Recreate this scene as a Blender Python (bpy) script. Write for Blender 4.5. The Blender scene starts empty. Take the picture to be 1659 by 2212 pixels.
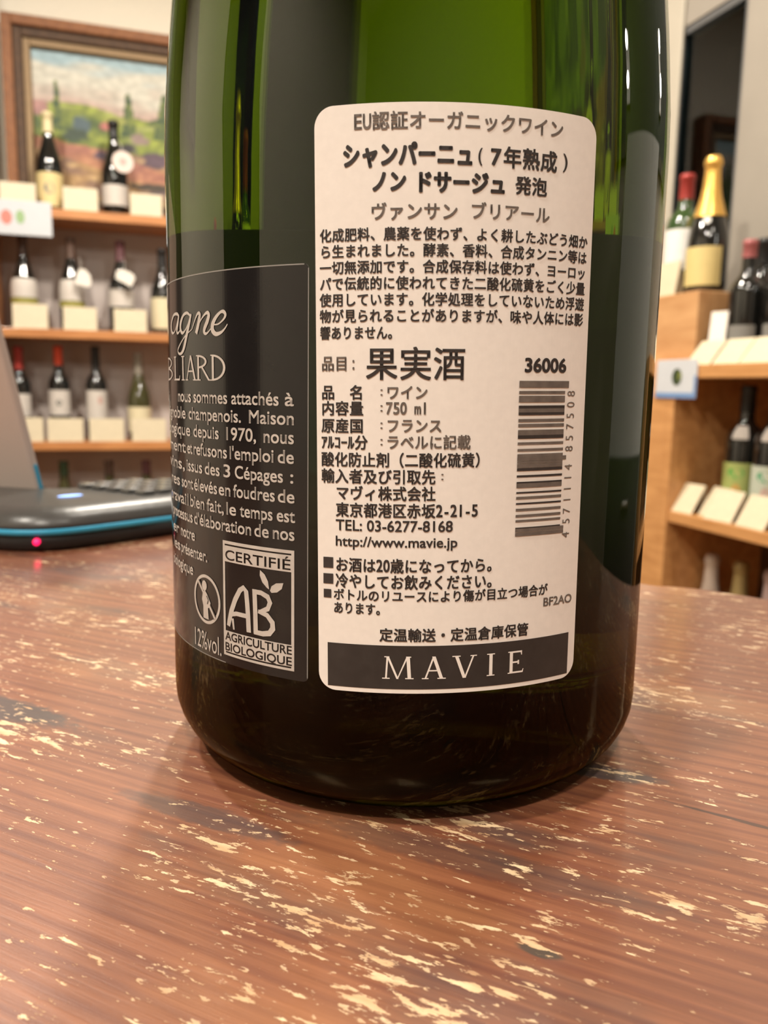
import bpy, bmesh, math, random
from mathutils import Vector, Matrix, noise

random.seed(7)
S = bpy.context.scene
COL = S.collection
PI = math.pi
sin, cos, rad = math.sin, math.cos, math.radians

# ------------------------------------------------------------------ camera
TABLE_Z = 0.750                       # top of the counter; the bottle stands at x = y = 0 on it
FOCAL_PX = 1746.81
cam_data = bpy.data.cameras.new('camera')
cam_data.sensor_fit = 'VERTICAL'
cam_data.sensor_height = 24.0
cam_data.sensor_width = 18.0
cam_data.lens = FOCAL_PX * 24.0 / 2212.0
cam_data.clip_start = 0.005
cam_data.clip_end = 50
cam = bpy.data.objects.new('camera', cam_data)
COL.objects.link(cam)
pitch, roll, yaw = 0.1513, 0.0175, -0.0282
fw = Vector((sin(yaw) * cos(pitch), cos(yaw) * cos(pitch), -sin(pitch)))
rt0 = Vector((cos(yaw), -sin(yaw), 0))
up0 = rt0.cross(fw)
rt = rt0 * cos(roll) + up0 * sin(roll)
up = up0 * cos(roll) - rt0 * sin(roll)
M = Matrix((rt, up, -fw)).transposed().to_4x4()
M.translation = Vector((0, -0.15521, TABLE_Z + 0.0655))
cam.matrix_world = M
cam_data.dof.use_dof = True
cam_data.dof.focus_distance = 0.118
cam_data.dof.aperture_fstop = 20.0
S.camera = cam

# ------------------------------------------------------------------ world, exposure
world = bpy.data.worlds.new('night outside')
S.world = world
world.use_nodes = True
world.node_tree.nodes['Background'].inputs[0].default_value = (0.105, 0.135, 0.140, 1)
world.node_tree.nodes['Background'].inputs[1].default_value = 1.0
S.view_settings.view_transform = 'Standard'
S.view_settings.look = 'None'
S.view_settings.exposure = 0.07
S.view_settings.gamma = 1.0
S.view_settings.use_curve_mapping = False
S.cycles.use_denoising = True
S.cycles.caustics_reflective = False
S.cycles.caustics_refractive = False
S.cycles.sample_clamp_indirect = 4.0
S.cycles.max_bounces = 10
S.cycles.transmission_bounces = 8

# the shop's walls stand turned 19.6 degrees to the bottle: u runs along the back wall, v into the room
RA = rad(19.6)
E1 = Vector((cos(RA), sin(RA), 0))
E2 = Vector((-sin(RA), cos(RA), 0))


def RW(u, v, z=0.0):
    return E1 * u + E2 * v + Vector((0, 0, z))


LAMPS = [(-0.75, 1.55, 50), (0.40, 1.65, 45), (0.75, 0.55, 15), (-1.0, -0.35, 36), (-0.35, -1.15, 29), (0.75, -0.9, 8)]
LAMP_COLOR = (1.0, 0.915, 0.795)


# ------------------------------------------------------------------ materials
def new_mat(name):
    m = bpy.data.materials.new(name)
    m.use_nodes = True
    nt = m.node_tree
    return m, nt, nt.nodes['Principled BSDF']


def mat(name, color, rough=0.5, metal=0.0, var=0.06, scale=30.0, bump=0.0, coat=0.0, emit=None, emit_strength=0.0, spec=0.5, stretch=(1, 1, 1)):
    """A principled material whose colour is broken up by a little procedural noise."""
    m, nt, p = new_mat(name)
    N, L = nt.nodes, nt.links
    tc = N.new('ShaderNodeTexCoord')
    mp = N.new('ShaderNodeMapping')
    mp.inputs['Scale'].default_value = stretch
    L.new(tc.outputs['Object'], mp.inputs[0])
    nz = N.new('ShaderNodeTexNoise')
    nz.inputs['Scale'].default_value = scale
    nz.inputs['Detail'].default_value = 4
    L.new(mp.outputs[0], nz.inputs['Vector'])
    mx = N.new('ShaderNodeMix')
    mx.data_type = 'RGBA'
    c = Vector(color)
    mx.inputs['A'].default_value = (*(c * (1 - var * 2)), 1)
    mx.inputs['B'].default_value = (*[min(1, x) for x in (c * (1 + var * 2))], 1)
    L.new(nz.outputs['Fac'], mx.inputs['Factor'])
    L.new(mx.outputs['Result'], p.inputs['Base Color'])
    p.inputs['Roughness'].default_value = rough
    p.inputs['Metallic'].default_value = metal
    p.inputs['Specular IOR Level'].default_value = spec
    p.inputs['Coat Weight'].default_value = coat
    p.inputs['Coat Roughness'].default_value = 0.05
    if bump:
        b = N.new('ShaderNodeBump')
        b.inputs['Strength'].default_value = bump
        b.inputs['Distance'].default_value = 0.002
        L.new(nz.outputs['Fac'], b.inputs['Height'])
        L.new(b.outputs[0], p.inputs['Normal'])
    if emit:
        p.inputs['Emission Color'].default_value = (*emit, 1)
        p.inputs['Emission Strength'].default_value = emit_strength
    return m


def wood_mat(name, dark, light, rough=0.45, scale=6.0, stretch=(1, 14, 14), coat=0.0):
    m, nt, p = new_mat(name)
    N, L = nt.nodes, nt.links
    tc = N.new('ShaderNodeTexCoord')
    mp = N.new('ShaderNodeMapping')
    mp.inputs['Scale'].default_value = stretch
    L.new(tc.outputs['Object'], mp.inputs[0])
    nz = N.new('ShaderNodeTexNoise')
    nz.inputs['Scale'].default_value = scale
    nz.inputs['Detail'].default_value = 5
    nz.inputs['Distortion'].default_value = 0.6
    L.new(mp.outputs[0], nz.inputs['Vector'])
    cr = N.new('ShaderNodeValToRGB')
    cr.color_ramp.elements[0].position = 0.32
    cr.color_ramp.elements[0].color = (*dark, 1)
    cr.color_ramp.elements[1].position = 0.68
    cr.color_ramp.elements[1].color = (*light, 1)
    L.new(nz.outputs['Fac'], cr.inputs[0])
    L.new(cr.outputs[0], p.inputs['Base Color'])
    p.inputs['Roughness'].default_value = rough
    p.inputs['Coat Weight'].default_value = coat
    p.inputs['Coat Roughness'].default_value = 0.15
    return m


# ------------------------------------------------------------------ mesh helpers
class MB:
    """Collects vertices and faces of one mesh object, with a material slot per face."""

    def __init__(self):
        self.v, self.f, self.m, self.smooth = [], [], [], []

    def add(self, verts, faces, slot=0, smooth=False):
        o = len(self.v)
        self.v += [tuple(x) for x in verts]
        for f in faces:
            self.f.append([i + o for i in f])
            self.m.append(slot)
            self.smooth.append(smooth)

    def box(self, lo, hi, slot=0, M=None):
        (a, b, c), (d, e, f) = lo, hi
        vs = [Vector(q) for q in ((a, b, c), (d, b, c), (d, e, c), (a, e, c), (a, b, f), (d, b, f), (d, e, f), (a, e, f))]
        if M is not None:
            vs = [M @ q for q in vs]
        self.add(vs, [(0, 3, 2, 1), (4, 5, 6, 7), (0, 1, 5, 4), (1, 2, 6, 5), (2, 3, 7, 6), (3, 0, 4, 7)], slot)

    def lathe(self, prof, n=48, slot=0, cap_bottom=True, cap_top=True, a0=0.0, a1=2 * PI, smooth=True):
        full = abs(a1 - a0 - 2 * PI) < 1e-6
        k = n if full else n + 1
        vs = []
        for r, z in prof:
            for i in range(k):
                a = a0 + (a1 - a0) * i / n
                vs.append((r * sin(a), -r * cos(a), z))
        fs = []
        for j in range(len(prof) - 1):
            for i in range(n):
                i2 = (i + 1) % k
                fs.append((j * k + i, j * k + i2, (j + 1) * k + i2, (j + 1) * k + i))
        if full and cap_bottom:
            fs.append(tuple(reversed(range(k))))
        if full and cap_top:
            fs.append(tuple(range((len(prof) - 1) * k, len(prof) * k)))
        self.add(vs, fs, slot, smooth)

    def tube(self, pts, r, n=10, slot=0):
        pts = [Vector(p) for p in pts]
        vs, fs = [], []
        for i, p in enumerate(pts):
            t = (pts[min(i + 1, len(pts) - 1)] - pts[max(i - 1, 0)]).normalized()
            a = t.orthogonal().normalized()
            b = t.cross(a)
            for k in range(n):
                w = 2 * PI * k / n
                vs.append(p + a * (r * cos(w)) + b * (r * sin(w)))
        for i in range(len(pts) - 1):
            for k in range(n):
                k2 = (k + 1) % n
                fs.append((i * n + k, i * n + k2, (i + 1) * n + k2, (i + 1) * n + k))
        fs.append(tuple(reversed(range(n))))
        fs.append(tuple(range((len(pts) - 1) * n, len(pts) * n)))
        self.add(vs, fs, slot, True)

    def build(self, name, mats, parent=None, loc=None, rotz=0.0, bevel=0.0, seg=2):
        me = bpy.data.meshes.new(name)
        me.from_pydata(self.v, [], self.f)
        for m in (mats if isinstance(mats, (list, tuple)) else [mats]):
            me.materials.append(m)
        me.polygons.foreach_set('material_index', self.m)
        me.polygons.foreach_set('use_smooth', self.smooth)
        me.update()
        o = bpy.data.objects.new(name, me)
        COL.objects.link(o)
        if parent is not None:
            o.parent = parent
        if loc is not None:
            o.location = loc
        o.rotation_euler.z = rotz
        if bevel:
            b = o.modifiers.new('bevel', 'BEVEL')
            b.width = bevel
            b.segments = seg
            b.limit_method = 'ANGLE'
        return o


def tag(o, label, cat, group=None):
    o['label'] = label
    o['category'] = cat
    if group:
        o['group'] = group
    return o


def thing(name, label, cat, loc, rotz=0.0, group=None):
    o = bpy.data.objects.new(name, None)
    o.empty_display_size = 0.02
    COL.objects.link(o)
    o.location = loc
    o.rotation_euler.z = rotz
    return tag(o, label, cat, group)


def struct(o):
    o['kind'] = 'structure'
    return o


def room_box(name, u0, v0, z0, u1, v1, z1, m, bevel=0.0):
    b = MB()
    b.box((u0, v0, z0), (u1, v1, z1))
    return b.build(name, m, rotz=RA, bevel=bevel)


# ------------------------------------------------------------------ the room
M_cream = mat('cream wall paint', (0.86, 0.80, 0.67), 0.8, scale=60, var=0.02)
M_taupe = mat('taupe wall paint', (0.27, 0.24, 0.20), 0.75, scale=3, var=0.12)
M_dim = mat('dark wall paint', (0.20, 0.17, 0.14), 0.8, scale=4, var=0.1)
M_ceil = mat('ceiling paint', (0.70, 0.66, 0.58), 0.9, scale=50, var=0.02)
M_floor = wood_mat('floor boards', (0.10, 0.06, 0.035), (0.20, 0.13, 0.08), 0.5, 3, (2, 12, 2))
M_jamb = mat('pale jamb paint', (0.42, 0.38, 0.31), 0.6, scale=20, var=0.03)
U0, U1, V0, V1, ZC = -2.0, 1.45, -2.4, 3.15, 2.6
struct(room_box('floor', U0 - .1, V0 - .1, -0.1, U1 + .1, V1 + .1, 0.0, M_floor))
struct(room_box('ceiling', U0 - .1, V0 - .1, ZC, U1 + .1, V1 + .1, ZC + .1, M_ceil))
struct(room_box('wall_back', U0 - .1, V1, 0, U1 + .1, V1 + .1, ZC, M_cream))
struct(room_box('wall_front', U0 - .1, V0 - .1, 0, U1 + .1, V0, ZC, M_dim))
DV0, DV1, DZ = -0.10, 0.66, 2.05         # unseen doorway in the left wall, added as a dark band for reflections
wl = MB()
wl.box((U0 - .1, V0, 0), (U0, DV0, ZC))
wl.box((U0 - .1, DV1, 0), (U0, V1, ZC))
wl.box((U0 - .1, DV0, DZ), (U0, DV1, ZC))
struct(wl.build('wall_left', M_cream, rotz=RA))
M_door = mat('black door paint', (0.022, 0.024, 0.026), 0.4, scale=12)
M_steel = mat('brushed steel', (0.55, 0.54, 0.52), 0.3, 1.0, scale=40)
door = MB()
door.box((U0 - .08, DV0, 0.005), (U0 - .035, DV1, DZ))
for z0, z1 in ((0.15, 0.95), (1.08, 1.9)):
    door.box((U0 - .04, DV0 + .12, z0), (U0 - .028, DV1 - .12, z1))
door_o = struct(door.build('added_door', M_door, rotz=RA))
dh = MB()
dh.tube([(U0 - .035, DV0 + .06, 1.0), (U0 + .02, DV0 + .06, 1.0), (U0 + .02, DV0 + .16, 1.0)], 0.008)
dh.build('door_handle', M_steel, parent=door_o)
WV0, WV1, WZ0, WZ1 = 1.640, 1.905, 0.55, 1.81  # the dark window on the right
XV0, XV1, XZ1 = 2.03, 3.09, 2.48  # second window is unseen, added as a dark area behind the bottle glass
wr = MB()
wr.box((U1, V0, 0), (U1 + .03, WV0, ZC))
wr.box((U1, WV1, 0), (U1 + .03, XV0, ZC))
wr.box((U1, XV1, 0), (U1 + .03, V1, ZC))
wr.box((U1, XV0, 0), (U1 + .03, XV1, 0.10))
wr.box((U1, XV0, XZ1), (U1 + .03, XV1, ZC))
wr.box((U1, WV0, WZ1), (U1 + .03, WV1, ZC))
wr.box((U1, WV0, 0), (U1 + .03, WV1, WZ0))
struct(wr.build('wall_right', M_taupe, rotz=RA))
struct(room_box('trim_1', U1 - .010, 1.880, 0, U1, 1.985, ZC, M_jamb, 0.004))
M_pane, nt, p = new_mat('dark night glass')
gl = nt.nodes.new('ShaderNodeBsdfGlossy'); gl.inputs['Roughness'].default_value = 0.02
tr = nt.nodes.new('ShaderNodeBsdfTransparent'); tr.inputs['Color'].default_value = (0.75, 0.92, 0.95, 1)
fr = nt.nodes.new('ShaderNodeFresnel'); fr.inputs['IOR'].default_value = 1.5
mxs = nt.nodes.new('ShaderNodeMixShader')
nt.links.new(fr.outputs[0], mxs.inputs[0]); nt.links.new(tr.outputs[0], mxs.inputs[1]); nt.links.new(gl.outputs[0], mxs.inputs[2])
nt.links.new(mxs.outputs[0], nt.nodes['Material Output'].inputs['Surface'])
win = struct(room_box('window_1', U1 + .012, WV0, WZ0, U1 + .018, WV1, WZ1, M_pane))
wf = MB()
for a, b_, c, d in ((WV0, WV0 + .012, WZ0, WZ1), (WV1 - .012, WV1, WZ0, WZ1), (WV0, WV1, WZ1 - .02, WZ1), (WV0, WV1, WZ0, WZ0 + .03)):
    wf.box((U1 + .004, a, c), (U1 + .026, b_, d))
M_wframe = mat('dark frame paint', (0.10, 0.10, 0.10), 0.5)
wf.build('window_frame', M_wframe, parent=win)
win2 = struct(room_box('added_window', U1 + .012, XV0, 0.10, U1 + .018, XV1, XZ1, M_pane))
wf = MB()
for a, b_, c, d in ((XV0, XV0 + .03, .10, XZ1), (XV1 - .03, XV1, .10, XZ1), (XV0, XV1, XZ1 - .03, XZ1), (XV0, XV1, .10, .16)):
    wf.box((U1 + .004, a, c), (U1 + .026, b_, d))
wf.build('window_frame', M_wframe, parent=win2)


# ------------------------------------------------------------------ ceiling lamps
M_lamp_ring = mat('white lamp housing', (0.75, 0.74, 0.72), 0.4)
M_diff = mat('lamp diffuser', (0.9, 0.88, 0.84), 0.6, emit=LAMP_COLOR, emit_strength=12)


def ceiling_lamp(u, v, watts, label):
    t = thing('ceiling_light', label, 'ceiling light', RW(u, v, ZC))
    b = MB()
    b.lathe([(0.085, -0.002), (0.085, -0.030), (0.070, -0.034), (0.066, -0.026), (0.066, -0.002)], 40)
    b.build('housing', M_lamp_ring, t)
    b = MB()
    b.lathe([(0.064, -0.024), (0.064, -0.020)], 40)
    b.build('diffuser', M_diff, t)
    ld = bpy.data.lights.new('downlight', 'AREA')
    ld.shape = 'DISK'
    ld.size = 0.16
    ld.energy = watts
    ld.color = LAMP_COLOR
    lo = bpy.data.objects.new('downlight', ld)
    COL.objects.link(lo)
    lo.parent = t
    lo.location = (0, 0, -0.045)


lamp_words = ['over the left end of the wine shelves', 'over the right end of the wine shelves', 'over the low bookcase beside the counter',
              'over the left wall by the black door', 'near the front wall, farthest from the wine shelves', 'over the grey cabinet']
for (u, v, w_), s in zip(LAMPS, lamp_words):
    ceiling_lamp(u, v, w_, 'round white ceiling downlight ' + s)

# ------------------------------------------------------------------ the big bottle
R = 0.0440
mm = 0.001
bottle = thing('champagne_bottle', 'large dark green champagne bottle with white Japanese sticker standing on the table', 'bottle', (0, 0, TABLE_Z))

M_glass, nt, p = new_mat('green bottle glass')
nt.nodes.remove(p)
gb = nt.nodes.new('ShaderNodeBsdfGlass')
gb.inputs['Color'].default_value = (1, 1, 1, 1)
gb.inputs['Roughness'].default_value = 0.0
gb.inputs['IOR'].default_value = 1.45
va = nt.nodes.new('ShaderNodeVolumeAbsorption')
va.inputs['Color'].default_value = (0.60, 0.70, 0.0, 1)
va.inputs['Density'].default_value = 82.0
nzb = nt.nodes.new('ShaderNodeTexNoise'); nzb.inputs['Scale'].default_value = 55; nzb.inputs['Detail'].default_value = 1
bpn = nt.nodes.new('ShaderNodeBump'); bpn.inputs['Strength'].default_value = 0.05; bpn.inputs['Distance'].default_value = 0.0006
tcb = nt.nodes.new('ShaderNodeTexCoord')
nt.links.new(tcb.outputs['Object'], nzb.inputs['Vector'])
nt.links.new(nzb.outputs['Fac'], bpn.inputs['Height'])
nt.links.new(bpn.outputs[0], gb.inputs['Normal'])
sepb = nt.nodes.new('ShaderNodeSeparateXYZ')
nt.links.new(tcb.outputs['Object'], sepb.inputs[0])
weight = nt.nodes.new('ShaderNodeMapRange')          # shade painted into the glass tint, darker towards the base
weight.inputs['From Min'].default_value = 0.016; weight.inputs['From Max'].default_value = 0.050
nt.links.new(sepb.outputs['Z'], weight.inputs['Value'])
base_shade = nt.nodes.new('ShaderNodeMix'); base_shade.data_type = 'RGBA'
base_shade.inputs['A'].default_value = (0.38, 0.27, 0.16, 1); base_shade.inputs['B'].default_value = (1, 1, 1, 1)
nt.links.new(weight.outputs[0], base_shade.inputs['Factor'])
nt.links.new(base_shade.outputs['Result'], gb.inputs['Color'])
nt.links.new(gb.outputs[0], nt.nodes['Material Output'].inputs['Surface'])
nt.links.new(va.outputs[0], nt.nodes['Material Output'].inputs['Volume'])

prof = [(0.0005, 0.0035), (0.012, 0.0030), (0.022, 0.0018), (0.029, 0.0006), (0.0325, 0.0001)]
for i in range(1, 9):
    a = rad(-90 + 90 * i / 8)
    prof.append((0.0333 + 0.0107 * cos(a), 0.0112 + 0.0110 * sin(a)))
for z in (30, 50, 70, 90, 104):
    prof.append((R, z * mm))
prof += [(q * mm, z * mm) for q, z in ((43.8, 111), (43.15, 119), (42.3, 128), (40.9, 138), (38.4, 150), (34.2, 167), (29, 184), (23.5, 202), (19.3, 220),
                                       (16.8, 240), (15.4, 260), (14.6, 280), (14.4, 284), (16.2, 286), (16.2, 292), (14.6, 294), (14.6, 300), (13.5, 302))]
b = MB()
b.lathe(prof, 192)
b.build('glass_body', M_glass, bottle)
M_foil = mat('dark foil', (0.03, 0.03, 0.032), 0.3, 0.8, scale=80, bump=0.3)
b = MB()
b.lathe([(q * mm, z * mm) for q, z in ((24.3, 200), (19.8, 219.8), (17.3, 240), (15.9, 260), (15.1, 280), (16.9, 285), (16.9, 293), (15.2, 296), (15.1, 302.5), (13.8, 305))], 64, cap_bottom=False)
b.build('foil_capsule', M_foil, bottle)

# ---- writing: outlines of the built-in font, laid on the bottle's curve
_gl = {}


def glyphs(s, off=0.0):
    k = (s, off)
    if k not in _gl:
        c = bpy.data.curves.new('writing', 'FONT')
        c.body = s
        c.size = 1
        c.offset = off
        c.resolution_u = 4
        o = bpy.data.objects.new('writing', c)
        COL.objects.link(o)
        bpy.context.view_layer.update()
        dg = bpy.context.evaluated_depsgraph_get()
        me = bpy.data.meshes.new_from_object(o.evaluated_get(dg))
        _gl[k] = ([(v.co.x, v.co.y) for v in me.vertices], [tuple(q.vertices) for q in me.polygons])
        bpy.data.objects.remove(o)
        bpy.data.curves.remove(c)
        bpy.data.meshes.remove(me)
    return _gl[k]


class Sticker(MB):
    """A flat design in millimetres (s across, t up), wrapped on the bottle at (u0, z0), turned by tilt."""

    def __init__(self, u0, z0, tilt=0.0):
        super().__init__()
        self.u0, self.z0, self.ct, self.st = u0, z0, cos(tilt), sin(tilt)

    def w(self, s, t, h):
        u = self.u0 + s * self.ct - t * self.st
        z = self.z0 + s * self.st + t * self.ct
        a = u / 44.0
        r = R + h * mm
        return (r * sin(a), -r * cos(a), z * mm)

    def put(self, pts, faces, slot, h=0.17):
        fs = []
        for f in faces:                     # all faces look outwards
            A, B, C_ = (pts[i] for i in f[:3])
            ar = sum(pts[f[i]][0] * pts[f[(i + 1) % len(f)]][1] - pts[f[(i + 1) % len(f)]][0] * pts[f[i]][1] for i in range(len(f)))
            fs.append(f if ar > 0 else tuple(reversed(f)))
        self.add([self.w(s, t, h) for s, t in pts], fs, slot)

    def rect(self, s0, t0, s1, t1, slot, h=0.17, dt0=0.0):
        n = max(1, int(abs(s1 - s0) / 0.8))
        pts, fs = [], []
        for i in range(n + 1):
            s = s0 + (s1 - s0) * i / n
            pts += [(s, t0), (s, t1)]
        for i in range(n):
            fs.append((2 * i, 2 * i + 2, 2 * i + 3, 2 * i + 1))
        self.put(pts, fs, slot, h)

    def sheet(self, s0, t0, s1, t1, rc, slot, h=0.10, rim=None):
        """A paper with rounded corners and a cut edge."""
        n = max(8, int((s1 - s0) / 0.5))
        ss = sorted(set([s0 + (s1 - s0) * i / n for i in range(n + 1)] + [s0 + rc * (1 - cos(PI / 2 * i / 8)) for i in range(9)] + [s1 - rc * (1 - cos(PI / 2 * i / 8)) for i in range(9)]))
        lo, hi = [], []
        for s in ss:
            e = 0.0
            d = min(s - s0, s1 - s)
            if d < rc and rc > 0:
                e = rc - math.sqrt(max(0, rc * rc - (rc - d) ** 2))
            lo.append((s, t0 + e))
            hi.append((s, t1 - e))
        pts = lo + hi
        k = len(ss)
        self.put(pts, [(i, i + 1, k + i + 1, k + i) for i in range(k - 1)], slot, h)
        loop = lo + hi[::-1]
        vs = [self.w(s, t, h) for s, t in loop] + [self.w(s, t, -0.02) for s, t in loop]
        q = len(loop)
        self.add(vs, [(i, q + i, q + (i + 1) % q, (i + 1) % q) for i in range(q)], slot if rim is None else rim)

    def ink(self, pts, faces, slot, wx=0.0, wy=0.0):
        """Print an outline; wx, wy (mm) thicken its strokes the way cheap print spreads."""
        if wx <= 0:
            return self.put(pts, faces, slot)
        k = 1 if wx < 0.08 else 2
        for i in range(-k, k + 1, 2 if k == 1 else 1):
            for j in range(-k, k + 1, 2 if k == 1 else 1):
                if k == 2 and abs(i) + abs(j) > 3:
                    continue
                self.put([(x + wx * i / k, y + wy * j / k) for x, y in pts], faces, slot)

    def fit(self, text, s0, s1, tc, h, slot, bold=0.0, y0=None, y1=None):
        """Text stretched to the width s0..s1; height h of the capitals (or of the ink when y0 is None)."""
        vs, fs = glyphs(text)
        x0, x1 = min(v[0] for v in vs), max(v[0] for v in vs)
        if y0 is None:
            y0, y1 = min(v[1] for v in vs), max(v[1] for v in vs)
        self.ink([(s0 + (x - x0) / (x1 - x0) * (s1 - s0), tc + ((y - y0) / (y1 - y0) - 0.5) * h) for x, y in vs], fs, slot, bold, bold)

    def cells(self, text, s0, s1, tc, h, slot, bold=0.0):
        """Text set in the square cells of Japanese print; Latin letters and half-width kana take half a cell."""
        ws = [0.5 if (ord(c) < 0x250 or 0xFF61 <= ord(c) <= 0xFF9F) else 1.0 for c in text]
        pw = (s1 - s0) / sum(ws)
        em = h / 0.90
        s = s0
        for c, wd in zip(text, ws):
            if c not in ' \u3000':
                vs, fs = glyphs(c)
                if wd == 1.0:
                    pts = [(s + pw * (0.5 + (x - 0.5) * 0.98), tc + (y - 0.38) * em) for x, y in vs]
                elif ord(c) > 0x250:
                    pts = [(s + pw * 0.5 * (x / 0.5) * 0.98, tc + (y - 0.38) * em) for x, y in vs]
                else:
                    x0, x1 = min(v[0] for v in vs), max(v[0] for v in vs)
                    k = min(1.0 * pw, 0.42 * pw / max(x1 - x0, 0.01))
                    pts = [(s + pw * 0.25 + (x - (x0 + x1) / 2) * k, tc + (y - 0.345) * em * 1.12) for x, y in vs]
                wx = bold * 0.5 if bold > .1 and ord(c) >= 0x4E00 else bold
                self.ink(pts, fs, slot, wx, wx)
            s += wd * pw

    def strip(self, pts, widths, slot, h=0.17):
        """A brush stroke: a band along pts with the given widths."""
        vs, fs = [], []
        n = len(pts)
        for i, (x, y) in enumerate(pts):
            a, c = pts[max(0, i - 1)], pts[min(n - 1, i + 1)]
            dx, dy = c[0] - a[0], c[1] - a[1]
            d = math.hypot(dx, dy) or 1
            w_ = widths if isinstance(widths, (int, float)) else widths[i]
            vs += [(x - dy / d * w_ / 2, y + dx / d * w_ / 2), (x + dy / d * w_ / 2, y - dx / d * w_ / 2)]
        for i in range(n - 1):
            fs.append((2 * i, 2 * i + 1, 2 * i + 3, 2 * i + 2))
        self.put(vs, fs, slot, h)

    def poly(self, pts, slot, h=0.17):
        self.put(pts, [tuple(range(len(pts)))], slot, h)


def ell(cx, cy, rx, ry, a0=0, a1=360, n=24):
    return [(cx + rx * cos(rad(a0 + (a1 - a0) * i / n)), cy + ry * sin(rad(a0 + (a1 - a0) * i / n))) for i in range(n + 1)]


def serif_letter(st, c, s0, s1, t0, t1, slot, thin=0.12, weight=0.24):
    """Roman capitals drawn from stems, hairlines, bowls and flat serifs."""
    W_, H_ = s1 - s0, t1 - t0
    th, tk = thin * H_ * 0.62, weight * H_ * 0.62
    X = lambda x: s0 + x * W_
    Y = lambda y: t0 + y * H_

    def stem(xa, xb, w_, ya=0.0, yb=1.0):
        st.poly([(X(xa) - w_ / 2, Y(ya)), (X(xa) + w_ / 2, Y(ya)), (X(xb) + w_ / 2, Y(yb)), (X(xb) - w_ / 2, Y(yb))], slot)

    def serif(x, y, w_):
        d = 0.045 * H_
        st.poly([(X(x) - w_ / 2, Y(y) - (d if y > .5 else 0)), (X(x) + w_ / 2, Y(y) - (d if y > .5 else 0)), (X(x) + w_ / 2, Y(y) + (0 if y > .5 else d)), (X(x) - w_ / 2, Y(y) + (0 if y > .5 else d))], slot)

    def bowl(x, yb, yt, xr):
        cy, ry = (yb + yt) / 2, (yt - yb) / 2
        o, i_ = [], []
        for k in range(17):
            a = rad(-90 + 180 * k / 16)
            o.append((X(x) + (X(xr) - X(x)) * cos(a), Y(cy) + ry * H_ * sin(a)))
            i_.append((X(x) + (X(xr) - X(x) - tk) * cos(a), Y(cy) + (ry * H_ - th) * sin(a)))
        st.put(o + i_, [(k, k + 1, 17 + k + 1, 17 + k) for k in range(16)], slot)

    sw = 0.36 * H_
    if c == 'M':
        stem(.10, .15, th); stem(.90, .85, tk)
        serif(.10, 0, sw * .9); serif(.90, 0, sw); serif(.13, 1, sw * .6); serif(.87, 1, sw * .6)
        st.poly([(X(.12), Y(1)), (X(.20), Y(1)), (X(.53), Y(0)), (X(.46), Y(0))], slot)
        st.poly([(X(.47), Y(0)), (X(.51), Y(0)), (X(.86), Y(1)), (X(.80), Y(1))], slot)
    elif c == 'A':
        stem(.12, .50, th); stem(.86, .50, tk); serif(.12, 0, sw * .8); serif(.86, 0, sw)
        st.poly([(X(.26), Y(.34)), (X(.72), Y(.34)), (X(.70), Y(.40)), (X(.28), Y(.40))], slot)
    elif c == 'V':
        stem(.50, .14, tk); stem(.52, .90, th); serif(.14, 1, sw); serif(.90, 1, sw * .8)
    elif c == 'I':
        stem(.5, .5, tk); serif(.5, 0, sw); serif(.5, 1, sw)
    elif c == 'E':
        stem(.26, .26, tk); serif(.18, 0, sw * .5); serif(.18, 1, sw * .5)
        for y, x in ((0, .95), (.5, .72), (1, .88)):
            yy = Y(y) + (0 if y == 0 else (-th if y == 1 else -th / 2))
            st.poly([(X(.26), yy), (X(x), yy), (X(x), yy + th), (X(.26), yy + th)], slot)
            k = .17 * H_
            if y == 0:
                st.poly([(X(x) - th, yy), (X(x), yy), (X(x) + th * .5, yy + k), (X(x) + th * .1, yy + k)], slot)
            elif y == 1:
                st.poly([(X(x) - th * .5, yy - k * .7), (X(x), yy - k * .7), (X(x), yy + th), (X(x) - th, yy + th)], slot)
            else:
                st.poly([(X(x) - th, yy - k * .4), (X(x), yy - k * .4), (X(x), yy + k * .7), (X(x) - th, yy + k * .7)], slot)
    elif c == 'B':
        stem(.25, .25, tk); serif(.16, 0, sw * .45); serif(.16, 1, sw * .45); bowl(.25, .50, 1, .86); bowl(.25, 0, .54, .95)
    elif c == 'L':
        stem(.30, .30, tk); serif(.30, 1, sw); serif(.2, 0, sw * .5)
        st.poly([(X(.3), Y(0)), (X(.95), Y(0)), (X(.95), Y(0) + th), (X(.3), Y(0) + th)], slot)
        st.poly([(X(.88), Y(0)), (X(.95), Y(0)), (X(1), Y(.2)), (X(.94), Y(.2))], slot)
    elif c == 'R':
        stem(.22, .22, tk); serif(.22, 0, sw); serif(.14, 1, sw * .45); bowl(.22, .48, 1, .80); stem(.95, .48, tk, 0, .52); serif(.97, 0, sw * .5)
    elif c == 'D':
        stem(.20, .20, tk); serif(.13, 0, sw * .45); serif(.13, 1, sw * .45); bowl(.20, 0, 1, .98)


M_paper = mat('white sticker paper', (0.80, 0.785, 0.75), 0.65, scale=900, var=0.03)
M_ink = mat('black print', (0.030, 0.024, 0.022), 0.6, scale=700, var=0.25)
M_grey_ink = mat('grey print', (0.135, 0.115, 0.10), 0.6, scale=700, var=0.25)
M_black_bar = mat('printed black bar', (0.028, 0.026, 0.025), 0.35, scale=500, var=0.2)
M_black_label = mat('glossy black label', (0.012, 0.011, 0.011), 0.11, scale=300, var=0.1, spec=0.35)
M_silver_print = mat('silver grey print', (0.50, 0.48, 0.45), 0.45, scale=400, var=0.1)
M_edge = mat('grey label edge', (0.25, 0.25, 0.24), 0.5)

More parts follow.
